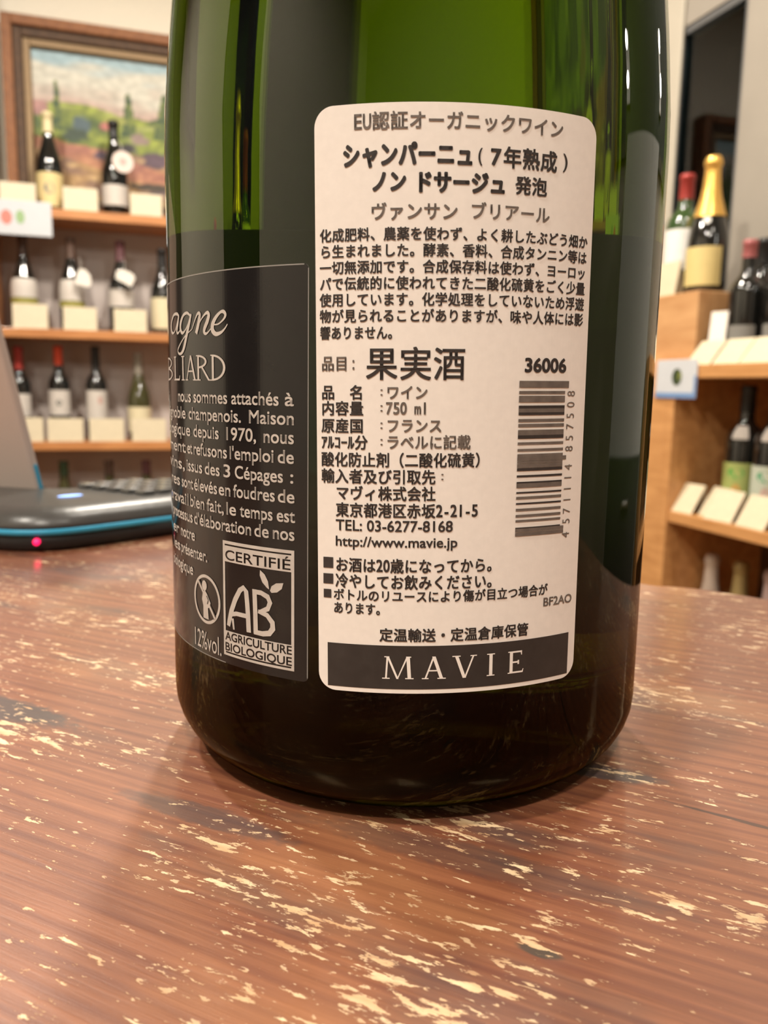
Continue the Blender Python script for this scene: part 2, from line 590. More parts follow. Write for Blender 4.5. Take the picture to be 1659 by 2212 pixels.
# ---- the white importer's sticker
st = Sticker(7.1, 62.0, 0.0144)
st.sheet(-20.05, -39.7, 20.05, 40.25, 2.6, 0)
ROWS = [
    ('EU認証オーガニックワイン', 'c', -14.6, 14.19, 38.03, 2.16, 0, 1),
    ('シャンパーニュ', 'c', -16.17, 1.24, 33.89, 2.88, 1, 0),
    ('(', 'p', 1.81, 2.31, 33.69, 2.17, 0, 0),
    ('7', 'p', 3.57, 4.85, 33.76, 1.95, 1, 0),
    ('年熟成', 'c', 5.16, 13.31, 33.83, 2.53, 1, 0),
    (')', 'p', 14.26, 14.94, 33.91, 2.35, 0, 0),
    ('ノン', 'c', -12.31, -7.57, 30.53, 2.54, 1, 0),
    ('ドサージュ', 'c', -6.6, 5.77, 30.41, 2.57, 1, 0),
    ('発泡', 'c', 6.97, 11.83, 30.44, 2.21, 1, 0),
    ('ヴァンサン', 'c', -12.43, -0.72, 26.75, 2.1, 0, 1),
    ('ブリアール', 'c', 0.76, 12.42, 26.91, 2.05, 0, 1),
    ('化成肥料、農薬を使わず、よく耕したぶどう畑か', 'c', -19.41, 19.18, 23.91, 1.62, 0, 0),
    ('ら生まれました。酵素、香料、合成タンニン等は', 'c', -19.43, 19.14, 21.82, 1.63, 0, 0),
    ('一切無添加です。合成保存料は使わず、ヨーロッ', 'c', -19.45, 19.09, 19.72, 1.64, 0, 0),
    ('パで伝統的に使われてきた二酸化硫黄をごく少量', 'c', -19.47, 19.04, 17.61, 1.65, 0, 0),
    ('使用しています。化学処理をしていないため浮遊', 'c', -19.48, 18.99, 15.49, 1.66, 0, 0),
    ('物が見られることがありますが、味や人体には影', 'c', -19.5, 18.94, 13.36, 1.67, 0, 0),
    ('響ありません。', 'c', -19.47, -8.42, 11.13, 1.68, 0, 0),
    ('品目', 'c', -19.31, -15.38, 7.04, 1.93, 0, 1),
    ('：', 'c', -15.03, -13.67, 6.98, 1.74, 0, 1),
    ('果実酒', 'c', -13.11, 0.69, 7.03, 4.22, 0, 0),
    ('36006', 'p', 9.29, 16.04, 6.93, 1.85, 1, 0),
    ('品\u3000名', 'c', -19.34, -13.25, 3.13, 1.86, 0, 0),
    ('：', 'h', -11.29, -10.32, 3.15, 1.75, 0, 1),
    ('ワイン', 'c', -10.23, -4.46, 3.16, 1.83, 0, 1),
    ('内容量', 'c', -19.36, -13.25, 0.96, 1.87, 0, 0),
    ('：', 'h', -11.29, -10.32, 1.0, 1.76, 0, 1),
    ('750 ml', 'c', -10.22, -4.43, 1.02, 1.84, 0, 1),
    ('原産国', 'c', -19.38, -13.25, -1.42, 1.89, 0, 0),
    ('：', 'h', -11.29, -10.31, -1.35, 1.77, 0, 1),
    ('フランス', 'c', -10.21, -2.46, -1.34, 1.85, 0, 1),
    ('ｱﾙｺｰﾙ分', 'c', -19.4, -12.66, -3.69, 1.9, 0, 0),
    ('：', 'h', -11.28, -10.3, -3.61, 1.78, 0, 1),
    ('ラベルに記載', 'c', -10.21, 1.53, -3.6, 1.87, 0, 1),
    ('酸化防止剤（二酸化硫黄）', 'c', -19.42, 4.14, -6.08, 1.91, 0, 0),
    ('輸入者及び引取先', 'c', -19.43, -3.28, -8.4, 1.92, 0, 0),
    ('：', 'h', -2.89, -1.88, -8.38, 1.8, 0, 1),
    ('マヴィ株式会社', 'c', -17.32, -3.25, -10.74, 1.92, 0, 0),
    ('東京都港区赤坂2-21-5', 'c', -17.34, 2.78, -13.13, 1.94, 0, 0),
    ('TEL: 03-6277-8168', 'p', -17.28, -0.86, -15.31, 1.53, 0, 0),
    ('http://www.mavie.jp', 'p', -17.29, -0.17, -17.82, 1.87, 0, 0),
    ('■', 'p', -19.19, -17.72, -20.8, 1.56, 0, 0),
    ('お酒は20歳になってから。', 'c', -17.43, 6.18, -20.97, 1.97, 0, 0),
    ('■', 'p', -19.21, -17.73, -23.14, 1.47, 0, 0),
    ('冷やしてお飲みください。', 'c', -17.44, 6.25, -23.31, 1.99, 0, 0),
    ('■', 'p', -19.18, -18.04, -25.31, 1.24, 0, 0),
    ('ボトルのリユースにより傷が目立つ場合が', 'c', -17.75, 14.29, -25.34, 1.62, 0, 0),
    ('あります。', 'c', -17.76, -9.99, -27.29, 1.63, 0, 0),
    ('BF2AO', 'p', 13.64, 18.96, -27.27, 1.28, 0, 1),
    ('定温輸送・定温倉庫保管', 'c', -11.07, 11.18, -31.01, 1.86, 0, 0),
]
for text, mode, s0, s1, tc, h, bold, shade in ROWS:
    slot = 2 if shade else 1
    if mode == 'c':
        st.cells(text, s0, s1, tc, h, slot, 0.13 if bold and h > 2.3 else 0.12 if bold else 0.055 if h > 4 else 0.045 if h > 1.75 else 0.038)
    elif mode == 'h':
        st.fit(':', (s0 + s1) / 2 - .16, (s0 + s1) / 2 + .16, tc, h * 0.5, slot)
    else:
        st.fit(text, s0, s1, tc, h, slot, 0.09 if bold else 0.0 if text == '■' else 0.03)
# the shop-code bars, their digits turned a quarter
for t1_, t0_, shade, longer in ((4.78, 3.84, 1, 1), (3.39, 2.97, 1, 0), (2.73, 1.82, 1, 0), (1.38, 0.97, 0, 0), (0.97, 0.43, 1, 0), (0.43, 0.04, 0, 0), (-0.48, -0.91, 1, 0),
                               (-1.16, -1.62, 1, 0), (-2.01, -2.75, 1, 0), (-2.75, -3.24, 0, 0), (-3.73, -4.1, 1, 0), (-4.65, -5.02, 1, 0), (-5.39, -5.76, 1, 0),
                               (-5.78, -6.36, 1, 1), (-6.40, -6.72, 1, 0), (-6.78, -7.31, 1, 0), (-7.37, -7.78, 0, 0), (-8.37, -8.68, 0, 0), (-9.3, -9.55, 0, 0),
                               (-9.55, -10.18, 1, 0), (-10.74, -10.99, 0, 0), (-11.43, -11.81, 1, 0), (-12.31, -12.56, 0, 0), (-13.13, -13.51, 1, 0), (-14.01, -14.39, 1, 0),
                               (-14.77, -15.09, 1, 0), (-15.85, -16.04, 0, 0), (-16.04, -16.55, 1, 1), (-16.64, -17.13, 1, 1)):
    st.rect(8.45, t0_, 16.75 if longer else 16.1, t1_, 2 if shade else 1)
for c, tc in (('8', 3.02), ('0', 1.46), ('5', -0.14), ('7', -1.65), ('5', -3.32), ('8', -4.84), ('4', -7.53), ('1', -9.06), ('1', -10.68), ('1', -12.3), ('7', -13.92), ('5', -15.48), ('4', -17.52)):
    vs, fs = glyphs(c)
    x0, x1 = min(v[0] for v in vs), max(v[0] for v in vs)
    st.put([(17.25 + (0.34 - y) * 2.0, tc + (x - (x0 + x1) / 2) * 1.75) for x, y in vs], fs, 2)
# the importer's bar
st.rect(-18.65, -39.05, 18.7, -32.58, 3, 0.14)
for c, s0, s1 in (('M', -10.5, -6.3), ('A', -4.85, -1.65), ('V', -0.45, 2.9), ('I', 4.5, 5.9), ('E', 7.7, 10.5)):
    serif_letter(st, c, s0, s1, -37.5, -34.15, 0)
st.build('importer_sticker', [M_paper, M_ink, M_grey_ink, M_black_bar], bottle)['label'] = 'white sticker with black Japanese print and a bar code'

# ---- the black back label on the left
bk = Sticker(0, 0)
bk.sheet(-76.0, 22.6, -14.2, 82.2, 0.8, 0, 0.08, rim=1)
bk.rect(-75.5, 82.03, -14.9, 82.2, 1, 0.11)
bk.rect(-75.5, 22.6, -30.0, 22.74, 1, 0.11)
bk.rect(-14.33, 23.2, -14.2, 81.6, 1, 0.11)
px_u = {}
LINES = [
    (62.88, [('ns,', -57, -53.5), ('nous', -44.9, -39.1), ('sommes', -38.1, -28.9), ('attachés', -27.9, -19.0), ('à', -17.9, -16.5)]),
    (60.22, [('vignoble', -53.5, -41.4), ('champenois.', -40.0, -26.0), ('Maison', -24.3, -16.5)]),
    (57.54, [('biologique', -56, -39.6), ('depuis', -38.3, -31.0), ('1970,', -29.1, -23.05), ('nous', -21.6, -16.5)]),
    (54.74, [('ment', -52.5, -41.5), ('et', -40.8, -38.9), ('refusons', -38.4, -29.1), ("l'emploi", -28.4, -19.9), ('de', -19.1, -16.5)]),
    (51.93, [('vins,', -53, -42.2), ('issus', -41.2, -35.7), ('des', -34.8, -30.9), ('3', -29.9, -28.4), ('Cépages', -27.3, -18.3), (':', -17.0, -16.6)]),
    (49.07, [('res', -51.5, -44.9), ('sont', -43.7, -38.8), ('élevés', -38.4, -31.6), ('en', -31.1, -28.4), ('foudres', -27.7, -19.7), ('de', -19.1, -16.4)]),
    (46.25, [('travail', -52, -40.8), ('bien', -40.0, -35.2), ('fait,', -34.4, -30.0), ('le', -29.3, -27.2), ('temps', -26.3, -20.1), ('est', -19.3, -16.3)]),
    (43.61, [('processus', -50.5, -39.3), ("d'élaboration", -38.6, -24.1), ('de', -23.4, -20.8), ('nos', -20.0, -16.4)]),
    (40.75, [('er', -50.5, -46.0), ('notre', -44.8, -38.6)]),
    (37.95, [('les', -50.5, -45.5), ('présenter.', -44.8, -34.6)]),
    (34.95, [('biologique', -51, -39.5)]),
]
for base, words in LINES:
    for wd, s0, s1 in words:
        bk.fit(wd, s0, s1, base + 0.95, 1.9, 2, 0.035, 0.0, 0.70)
# the flowing word above, and the family name in Roman capitals
SCRIPT = {
    'a': [(-43.67, 76.4), (-44.56, 76.77), (-46.41, 76.74), (-47.97, 75.96), (-48.67, 75.04), (-48.17, 74.12), (-46.89, 73.89), (-45.64, 74.38), (-44.49, 75.43), (-43.66, 76.47), (-44.28, 75.26), (-44.81, 74.18), (-44.28, 73.71), (-43.0, 74.17)],
    'g': [(-38.71, 76.09), (-39.93, 76.62), (-41.48, 76.34), (-42.69, 75.32), (-42.89, 74.32), (-42.08, 73.66), (-40.75, 74.06), (-39.42, 75.14), (-38.45, 76.3)],
    'g2': [(-38.45, 76.38), (-39.24, 74.98), (-40.3, 73.19), (-41.45, 71.37), (-42.64, 70.54), (-43.91, 70.5), (-44.42, 71.07), (-43.3, 71.9), (-40.71, 73.21), (-38.3, 74.02)],
    'n1': [(-38.3, 74.02), (-37.11, 75.48), (-36.27, 76.3), (-35.66, 76.22), (-35.84, 75.41), (-36.28, 74.39), (-36.86, 73.36)],
    'n2': [(-36.68, 73.88), (-35.39, 75.24), (-34.19, 76.07), (-33.41, 76.29), (-33.1, 75.87), (-33.53, 75.0), (-34.25, 74.08), (-34.41, 73.49), (-33.94, 73.22), (-33.16, 73.52), (-32.22, 74.22)],
    'e': [(-31.95, 74.47), (-30.71, 74.52), (-29.51, 75.12), (-29.04, 75.75), (-29.42, 76.24), (-30.19, 76.19), (-31.3, 75.49), (-32.08, 74.58), (-32.15, 73.7), (-31.35, 73.1), (-30.13, 73.27), (-29.19, 73.82), (-28.59, 74.44)],
}
SW = {'a': [.35, .5, .4, .55, .7, .6, .3, .2, .25, .45, .75, .7, .35, .15], 'g': [.35, .45, .5, .75, .75, .5, .25, .22, .3], 'g2': [.4, .75, .8, .75, .5, .35, .3, .25, .2, .15],
      'n1': [.15, .25, .4, .6, .75, .75, .75], 'n2': [.15, .22, .35, .55, .7, .75, .7, .6, .4, .22, .15], 'e': [.18, .22, .3, .5, .55, .4, .6, .8, .85, .65, .45, .25, .15]}


def smooth_open(pts, n=5):
    pts = [Vector(q) for q in pts]
    res = []
    for i in range(len(pts) - 1):
        p0, p1, p2, p3 = pts[max(i - 1, 0)], pts[i], pts[i + 1], pts[min(i + 2, len(pts) - 1)]
        for q in range(n):
            t = q / n
            res.append(tuple(0.5 * ((2 * p1) + (p2 - p0) * t + (2 * p0 - 5 * p1 + 4 * p2 - p3) * t * t + (3 * p1 - p0 - 3 * p2 + p3) * t ** 3)))
    return res + [tuple(pts[-1])]


for key, pts in SCRIPT.items():
    ws = SW[key]
    wide = [ws[i] * (1 - q / 5) + ws[min(i + 1, len(ws) - 1)] * q / 5 for i in range(len(ws) - 1) for q in range(5)] + [ws[-1]]
    bk.strip(smooth_open(pts), wide, 2)
for c, s0, s1 in (('B', -54.5, -48.0), ('L', -47.5, -43.6), ('I', -43.2, -41.0), ('A', -41.0, -36.9), ('R', -37.3, -33.0), ('D', -33.0, -29.1)):
    serif_letter(bk, c, s0, s1, 66.25, 70.1, 2, 0.12, 0.22)
# the organic farming mark
ax, ay, aw, ah = -30.35, 23.97, 13.95, 18.18
F = lambda fx, fy: (ax + fx * aw, ay + (1 - fy) * ah)


def frect(x0, y0, x1, y1, slot, h=0.15):
    a, c = F(x0, y1), F(x1, y0)
    bk.rect(a[0], a[1], c[0], c[1], slot, h)


frect(0, 0, 1, 0.027, 2); frect(0, 0.041, 1, 0.178, 2); frect(0, 0.781, 1, 0.965, 2); frect(0, 0.979, 1, 1, 2)
frect(0, 0, 0.035, 1, 2); frect(0.965, 0, 1, 1, 2)
bk.fit('CERTIFIÉ', F(.045, 0)[0], F(.955, 0)[0], F(0, .118)[1], 1.55, 0, 0.02, 0.0, 0.70)
bk.fit('AGRICULTURE', F(.03, 0)[0], F(.97, 0)[0], F(0, .826)[1], 1.3, 0, 0.03, 0.0, 0.70)
bk.fit('BIOLOGIQUE', F(.03, 0)[0], F(.97, 0)[0], F(0, .920)[1], 1.3, 0, 0.03, 0.0, 0.70)
P_ = lambda pts: [F(*q) for q in pts]
bk.strip(P_([(.085, .735), (.10, .69), (.135, .60), (.20, .49), (.275, .40), (.33, .372), (.37, .40), (.385, .50), (.395, .60), (.405, .745)]), [.75, .85, .9, .9, .85, .85, .9, .9, .9, .9], 2)
bk.strip(P_([(.14, .625), (.22, .610), (.39, .610)]), .7, 2)
bk.strip(P_([(.155, .66), (.175, .755)]), [.5, .35], 2)
bk.strip(P_([(.49, .365), (.50, .56), (.505, .745)]), .85, 2)
bk.strip(P_([(.47, .385), (.58, .385), (.67, .41), (.70, .455), (.67, .51), (.56, .55)]), [.7, .75, .85, .85, .8, .6], 2)
bk.strip(P_([(.54, .545), (.66, .565), (.73, .62), (.735, .67), (.69, .715), (.60, .73), (.48, .73)]), [.6, .8, .9, .95, .9, .8, .7], 2)
bk.poly(P_([(.57, .195), (.63, .225), (.675, .28), (.69, .345), (.66, .335), (.60, .295), (.565, .24)]), 2)
bk.poly(P_([(.70, .355), (.72, .315), (.78, .285), (.87, .275), (.85, .325), (.79, .36), (.72, .37)]), 2)
# the mark with a ring, a standing figure and a stroke across it
cx, cy = -35.1, 31.85
bk.strip(ell(cx, cy, 3.75, 3.75, n=40), 0.5, 2)
bk.poly(ell(cx - .5, cy + 2.15, .75, .85, n=14)[:-1], 2)
bk.poly([(cx - .3, cy + 1.4), (cx + .3, cy + .9), (cx + 1.3, cy - .4), (cx + 1.0, cy - 1.1), (cx + .5, cy - 1.4), (cx + .7, cy - 3.2), (cx - .9, cy - 3.2), (cx - .9, cy - 1.2), (cx - 1.3, cy - .2), (cx - 1.0, cy + 1.1)], 2)
bk.strip([(cx + .2, cy + .6), (cx + .7, cy + 0), (cx + .4, cy - .7)], .22, 0, 0.2)
bk.strip([(cx - 2.4, cy + 2.6), (cx + 2.5, cy - 2.6)], .95, 0, 0.2)
bk.strip([(cx - 2.5, cy + 2.7), (cx + 2.6, cy - 2.7)], .45, 2, 0.23)
bk.fit('12%vol.', -39.1, -31.0, 25.0, 3.1, 2, 0.0, 0.0, 0.72)
bk.build('back_label', [M_black_label, M_edge, M_silver_print], bottle)['label'] = 'glossy black label with silver French print'

# ---- the far-side front label, made dark to block light through the glass
M_front, nt, p = new_mat('dark olive front label')
tl = nt.nodes.new('ShaderNodeBsdfTranslucent'); tl.inputs['Color'].default_value = (0.10, 0.10, 0.08, 1)
p.inputs['Base Color'].default_value = (0.05, 0.05, 0.04, 1); p.inputs['Roughness'].default_value = 0.6
nzf = nt.nodes.new('ShaderNodeTexNoise'); nzf.inputs['Scale'].default_value = 300
bf = nt.nodes.new('ShaderNodeBump'); bf.inputs['Strength'].default_value = 0.1
nt.links.new(nzf.outputs['Fac'], bf.inputs['Height']); nt.links.new(bf.outputs[0], p.inputs['Normal'])
ms = nt.nodes.new('ShaderNodeMixShader'); ms.inputs[0].default_value = 0.5
nt.links.new(p.outputs[0], ms.inputs[1]); nt.links.new(tl.outputs[0], ms.inputs[2]); nt.links.new(ms.outputs[0], nt.nodes['Material Output'].inputs['Surface'])
fl = Sticker(PI * 44, 0)
fl.sheet(-46, 14, 46, 97, 1.5, 0, 0.10)
fl.build('front_label', M_front, bottle)

# ------------------------------------------------------------------ the counter
def smooth_loop(pts, n=6):
    out = []
    k = len(pts)
    for i in range(k):
        p0, p1, p2, p3 = (Vector(pts[(i + j) % k]) for j in (-1, 0, 1, 2))
        for q in range(n):
            t = q / n
            out.append(0.5 * ((2 * p1) + (p2 - p0) * t + (2 * p0 - 5 * p1 + 4 * p2 - p3) * t * t + (3 * p1 - p0 - 3 * p2 + p3) * t ** 3))
    return out


M_table, nt, p = new_mat('worn red brown lacquer on wood')
N, L = nt.nodes, nt.links


def nd(kind, **kw):
    n = N.new(kind)
    for k, v in kw.items():
        if k in ('Scale', 'Detail', 'Roughness', 'Distortion', 'Strength', 'Distance'):
            n.inputs[k].default_value = v
        else:
            setattr(n, k, v)
    return n


tc = nd('ShaderNodeTexCoord')
rotm = nd('ShaderNodeMapping'); rotm.inputs['Rotation'].default_value = (0, 0, rad(24))
L.new(tc.outputs['Object'], rotm.inputs[0])


def stretched(sx, sy, src=None):
    m = nd('ShaderNodeMapping'); m.inputs['Scale'].default_value = (sx, sy, 1)
    L.new((src or rotm).outputs[0], m.inputs[0])
    return m


def noise_(mp, scale, detail=4, rough=0.55, dist=0.0):
    n = nd('ShaderNodeTexNoise', Scale=scale, Detail=detail, Roughness=rough, Distortion=dist)
    L.new(mp.outputs[0], n.inputs['Vector'])
    return n


def ramp(src, p0, p1, c0=(0, 0, 0, 1), c1=(1, 1, 1, 1)):
    r = nd('ShaderNodeValToRGB')
    r.color_ramp.elements[0].position, r.color_ramp.elements[1].position = p0, p1
    r.color_ramp.elements[0].color, r.color_ramp.elements[1].color = c0, c1
    L.new(src, r.inputs[0])
    return r


def math_(op, a, b):
    n = nd('ShaderNodeMath', operation=op)
    for i, q in enumerate((a, b)):
        if isinstance(q, (int, float)):
            n.inputs[i].default_value = q
        else:
            L.new(q, n.inputs[i])
    return n.outputs[0]


def mixc(f, a, b, mode='MIX'):
    n = nd('ShaderNodeMix', data_type='RGBA', blend_type=mode)
    if isinstance(f, (int, float)):
        n.inputs['Factor'].default_value = f
    else:
        L.new(f, n.inputs['Factor'])
    for k, q in (('A', a), ('B', b)):
        if isinstance(q, tuple):
            n.inputs[k].default_value = (*q, 1)
        else:
            L.new(q, n.inputs[k])
    return n.outputs['Result']


grain = noise_(stretched(4.5, 130), 4.5, 7, 0.72, 0.15)
lines = nd('ShaderNodeTexWave', Scale=75.0, Distortion=2.6, Detail=4.0); lines.bands_direction = 'Y'
lines.inputs['Detail Scale'].default_value = 0.8
L.new(stretched(0.22, 1).outputs[0], lines.inputs['Vector'])
patch = noise_(stretched(9, 20), 1.6, 3)
c0 = ramp(grain.outputs['Fac'], 0.30, 0.72, (0.150, 0.048, 0.025, 1), (0.32, 0.122, 0.059, 1)).outputs[0]
c1 = mixc(math_('MULTIPLY', ramp(lines.outputs['Fac'], 0.74, 1.0).outputs[0], 0.55), c0, (0.13, 0.038, 0.024))
stain = ramp(noise_(stretched(9, 26), 1.5, 4, 0.6).outputs['Fac'], 0.55, 0.68).outputs[0]
c2 = mixc(math_('MULTIPLY', stain, 0.75), c1, (0.070, 0.058, 0.055))
tan_ = ramp(noise_(stretched(7, 16), 1.9, 3).outputs['Fac'], 0.56, 0.74).outputs[0]
c2 = mixc(math_('MULTIPLY', tan_, 0.55), c2, (0.44, 0.20, 0.085))
# where the lacquer has flaked off along the grain the pale wood shows
area = ramp(noise_(stretched(12, 26), 1.5, 4).outputs['Fac'], 0.33, 0.68, (0, 0, 0, 1), (0.160, 0.165, 0.165, 1)).outputs[0]
f1 = noise_(stretched(100, 350), 1.5, 8, 0.68, 0.15).outputs['Fac']
f2 = noise_(stretched(260, 620), 1.6, 4, 0.55).outputs['Fac']
chip1 = ramp(math_('ADD', f1, area), 0.684, 0.704).outputs[0]
chip2 = ramp(math_('ADD', f2, math_('MULTIPLY', area, 0.8)), 0.708, 0.742).outputs[0]
chip = math_('MAXIMUM', chip1, math_('MULTIPLY', chip2, 0.7))
pale = ramp(noise_(stretched(90, 260), 1.2, 3).outputs['Fac'], 0.35, 0.7, (0.55, 0.33, 0.17, 1), (0.86, 0.66, 0.42, 1)).outputs[0]


def mark(cx, cy, ang, rx, ry, wob=.35):
    """A mask for one stain or crack: an ellipse lying along ang on the table top."""
    m = nd('ShaderNodeMapping', vector_type='TEXTURE')
    m.inputs['Location'].default_value = (cx, cy, TABLE_Z)
    m.inputs['Rotation'].default_value = (0, 0, rad(ang))
    m.inputs['Scale'].default_value = (rx, ry, 1)
    L.new(tc.outputs['Object'], m.inputs[0])
    ln = nd('ShaderNodeVectorMath', operation='LENGTH')
    L.new(m.outputs[0], ln.inputs[0])
    r = ramp(math_('ADD', ln.outputs['Value'], math_('MULTIPLY', math_('SUBTRACT', f2, 0.5), wob * 2)), 0.70, 1.05, (1, 1, 1, 1), (0, 0, 0, 1))
    return r.outputs[0]


for cx_, cy_, an, rx_, ry_, dk, kk in ((-.088, .0015, -22, .030, .0055, (0.045, 0.042, 0.045), .85), (.062, -.0415, -29.5, .026, .0006, (0.05, 0.022, 0.016), .9), (.0168, -.0679, -22, .0030, .0011, (0.05, 0.05, 0.04), .8),
                                       (.034, -.021, -18, .013, .0030, (0.06, 0.065, 0.07), .7), (-.030, -.040, -24, .018, .0030, (0.06, 0.05, 0.05), .6), (.012, -.050, -22, .030, .004, (0.07, 0.05, 0.045), .45)):
    c2 = mixc(math_('MULTIPLY', mark(cx_, cy_, an, rx_, ry_), kk), c2, dk)
col = mixc(chip, c2, pale)
L.new(col, p.inputs['Base Color'])
p.inputs['Roughness'].default_value = 0.42
p.inputs['Coat Weight'].default_value = 1.0
p.inputs['Coat IOR'].default_value = 1.5
crr = ramp(patch.outputs['Fac'], 0.35, 0.7, (0.045, 0.045, 0.045, 1), (0.11, 0.11, 0.11, 1)).outputs[0]
L.new(crr, p.inputs['Coat Roughness'])
bmp = nd('ShaderNodeBump', Strength=0.35, Distance=0.0004)
L.new(math_('ADD', math_('MULTIPLY', grain.outputs['Fac'], 0.6), math_('MULTIPLY', chip, -0.5)), bmp.inputs['Height'])
L.new(bmp.outputs[0], p.inputs['Normal'])
bmp2 = nd('ShaderNodeBump', Strength=0.12, Distance=0.0004)
L.new(grain.outputs['Fac'], bmp2.inputs['Height'])
L.new(bmp2.outputs[0], p.inputs['Coat Normal'])

counter = thing('counter_table', 'worn red brown lacquered wooden table under the big champagne bottle', 'table', (0, 0, 0))
out = smooth_loop([(-0.78, -0.42), (-0.40, -0.43), (0.0, -0.43), (0.36, -0.42), (0.42, -0.28), (0.32, -0.10), (0.205, 0.020), (0.150, 0.076), (0.1187, 0.1057), (0.1096, 0.1127),
                   (0.0994, 0.1188), (0.0915, 0.1213), (0.0835, 0.1239), (0.062, 0.150), (0.056, 0.24), (0.035, 0.318), (-0.02, 0.345), (-0.22, 0.338), (-0.45, 0.40), (-0.74, 0.52), (-0.81, 0.48), (-0.82, 0.30), (-0.82, -0.30)], 5)
b = MB()
k = len(out)
b.add([(q.x, q.y, TABLE_Z) for q in out] + [(q.x, q.y, TABLE_Z - 0.036) for q in out],
      [tuple(range(k)), tuple(reversed(range(k, 2 * k)))] + [(i, k + i, k + (i + 1) % k, (i + 1) % k) for i in range(k)])
b.build('tabletop', M_table, counter, bevel=0.0025, seg=3)
M_leg = wood_mat('dark table leg wood', (0.07, 0.028, 0.018), (0.14, 0.055, 0.033), 0.5, 5, (12, 12, 1.5))
for x, y in ((-0.70, -0.33), (0.30, -0.33), (-0.70, 0.42), (-0.06, 0.28)):
    b = MB()
    b.box((x - .03, y - .03, 0), (x + .03, y + .03, TABLE_Z - 0.036))
    b.build('leg', M_leg, counter, bevel=0.004)

# ------------------------------------------------------------------ the small laptop on the left
M_lap = mat('black grey plastic', (0.045, 0.043, 0.041), 0.33, scale=300, bump=0.05)
M_lap_dark = mat('matt black plastic', (0.008, 0.007, 0.007), 0.6, scale=200)
M_cyan = mat('cyan blue trim', (0.025, 0.28, 0.46), 0.35, scale=40)
M_key = mat('black key tops', (0.07, 0.068, 0.064), 0.18, scale=200, coat=0.5)
M_led_r = mat('red indicator', (0.5, 0.01, 0.05), 0.4, emit=(1.0, 0.01, 0.10), emit_strength=2.2)
M_led_b = mat('blue indicator', (0.2, 0.3, 0.6), 0.4, emit=(0.26, 0.46, 1.0), emit_strength=2.0)
M_lid = mat('grey brown lid', (0.46, 0.385, 0.345), 0.35, scale=5, var=0.08)
M_screen = mat('dark screen', (0.01, 0.01, 0.012), 0.15)
lap = thing('laptop', 'small open black laptop with cyan trim at the left end of the table', 'laptop', (-0.141, 0.143, TABLE_Z), rad(54))


def round_poly(pts, r, n=7):
    """Rounds the corners of a plan outline."""
    res = []
    k = len(pts)
    for i in range(k):
        p0, p1, p2 = Vector(pts[i - 1]), Vector(pts[i]), Vector(pts[(i + 1) % k])
        rr = r[i] if isinstance(r, (list, tuple)) else r
        a, c = p1 + (p0 - p1).normalized() * rr, p1 + (p2 - p1).normalized() * rr
        for q in range(n + 1):
            t = q / n
            res.append(a * (1 - t) ** 2 + p1 * 2 * t * (1 - t) + c * t * t)
    return res


foot = round_poly([(.0, .000), (.150, -.008), (.150, .042), (.051, .069), (-.006, .200), (-.060, .190)], [.022, .018, .018, .010, .018, .022])
cen = Vector((0.05, 0.045))


def ring(off):
    rs = []
    k = len(foot)
    for i in range(k):
        t = (foot[(i + 1) % k] - foot[i - 1]).normalized()
        nrm = Vector((t.y, -t.x))
        rs.append(foot[i] - nrm * off)
    return rs


def shell(levels, m, name, parent):
    b = MB()
    k = len(foot)
    vs = []
    for off, z in levels:
        vs += [(q.x, q.y, z) for q in ring(off)]
    fs = []
    for j in range(len(levels) - 1):
        fs += [(j * k + i, j * k + (i + 1) % k, (j + 1) * k + (i + 1) % k, (j + 1) * k + i) for i in range(k)]
    fs.append(tuple(reversed(range(k))))
    fs.append(tuple(range((len(levels) - 1) * k, len(levels) * k)))
    b.add(vs, fs, 0, True)
    o = b.build(name, m, parent)
    return o


shell([(.006, 0), (.002, .0008), (.0012, .003), (.0006, .0066)], M_lap_dark, 'bottom_case', lap)
shell([(.0004, .0066), (-.0002, .0070), (-.0002, .0086), (.0004, .0090)], M_cyan, 'trim_strip', lap)
shell([(.0006, .0090), (.0010, .0105), (.0025, .0130), (.0050, .0150), (.0085, .0163), (.0130, .0168)], M_lap, 'top_case', lap)
b = MB()
for i in range(10):
    for j in range(5):
        x, y = .058 + i * .0088 - j * .0012, .012 + j * .0095
        if j == 4 and i > 3:
            continue
        b.box((x, y, .0166), (x + .0070, y + .0076, .0190))
b.build('keyboard', M_key, lap, bevel=0.0012)
b = MB()
b.add([(x, y, .01715) for x, y in ell(.0345, .032, .0058, .0030, n=20)[:-1]], [tuple(range(20))])
b.build('power_light', M_led_b, lap, rotz=0)
b = MB()
led = Vector((-0.0000, 0.016, .0040))
b.lathe([(.0013, -.003), (.0013, .0012), (.0010, .0018), (.0001, .0021)], 16, cap_bottom=False, cap_top=False)
led_o = b.build('status_light', M_led_r, lap)
led_o.rotation_euler = (0, rad(90), rad(-127.6))
led_o.location = (0.0038, 0.0057, 0.0044)
# the lid leans back over the hinge
lid = MB()
la = rad(12.5)
LM = Matrix.Translation((.043, .066, .0150)) @ Matrix.Rotation(-la, 4, 'Y') @ Matrix.Rotation(rad(17), 4, 'Z')
lid.box((-.0050, 0, 0), (.0, .135, .150), 0, LM)
lid_o = lid.build('lid', M_lid, lap, bevel=0.002, seg=3)
b = MB()
b.box((.0001, .008, .010), (.0008, .127, .142), 0, LM)
b.build('screen', M_screen, lid_o)
b = MB()
b.box((-.0036, -.0006, .0), (-.0020, .0002, .014), 0, LM)
b.build('lid_trim', M_cyan, lid_o)
b = MB()
b.tube([(.0445, .072, .0135), (.008, .186, .0135)], .0034, 12)
b.build('hinge', M_lap, lap)

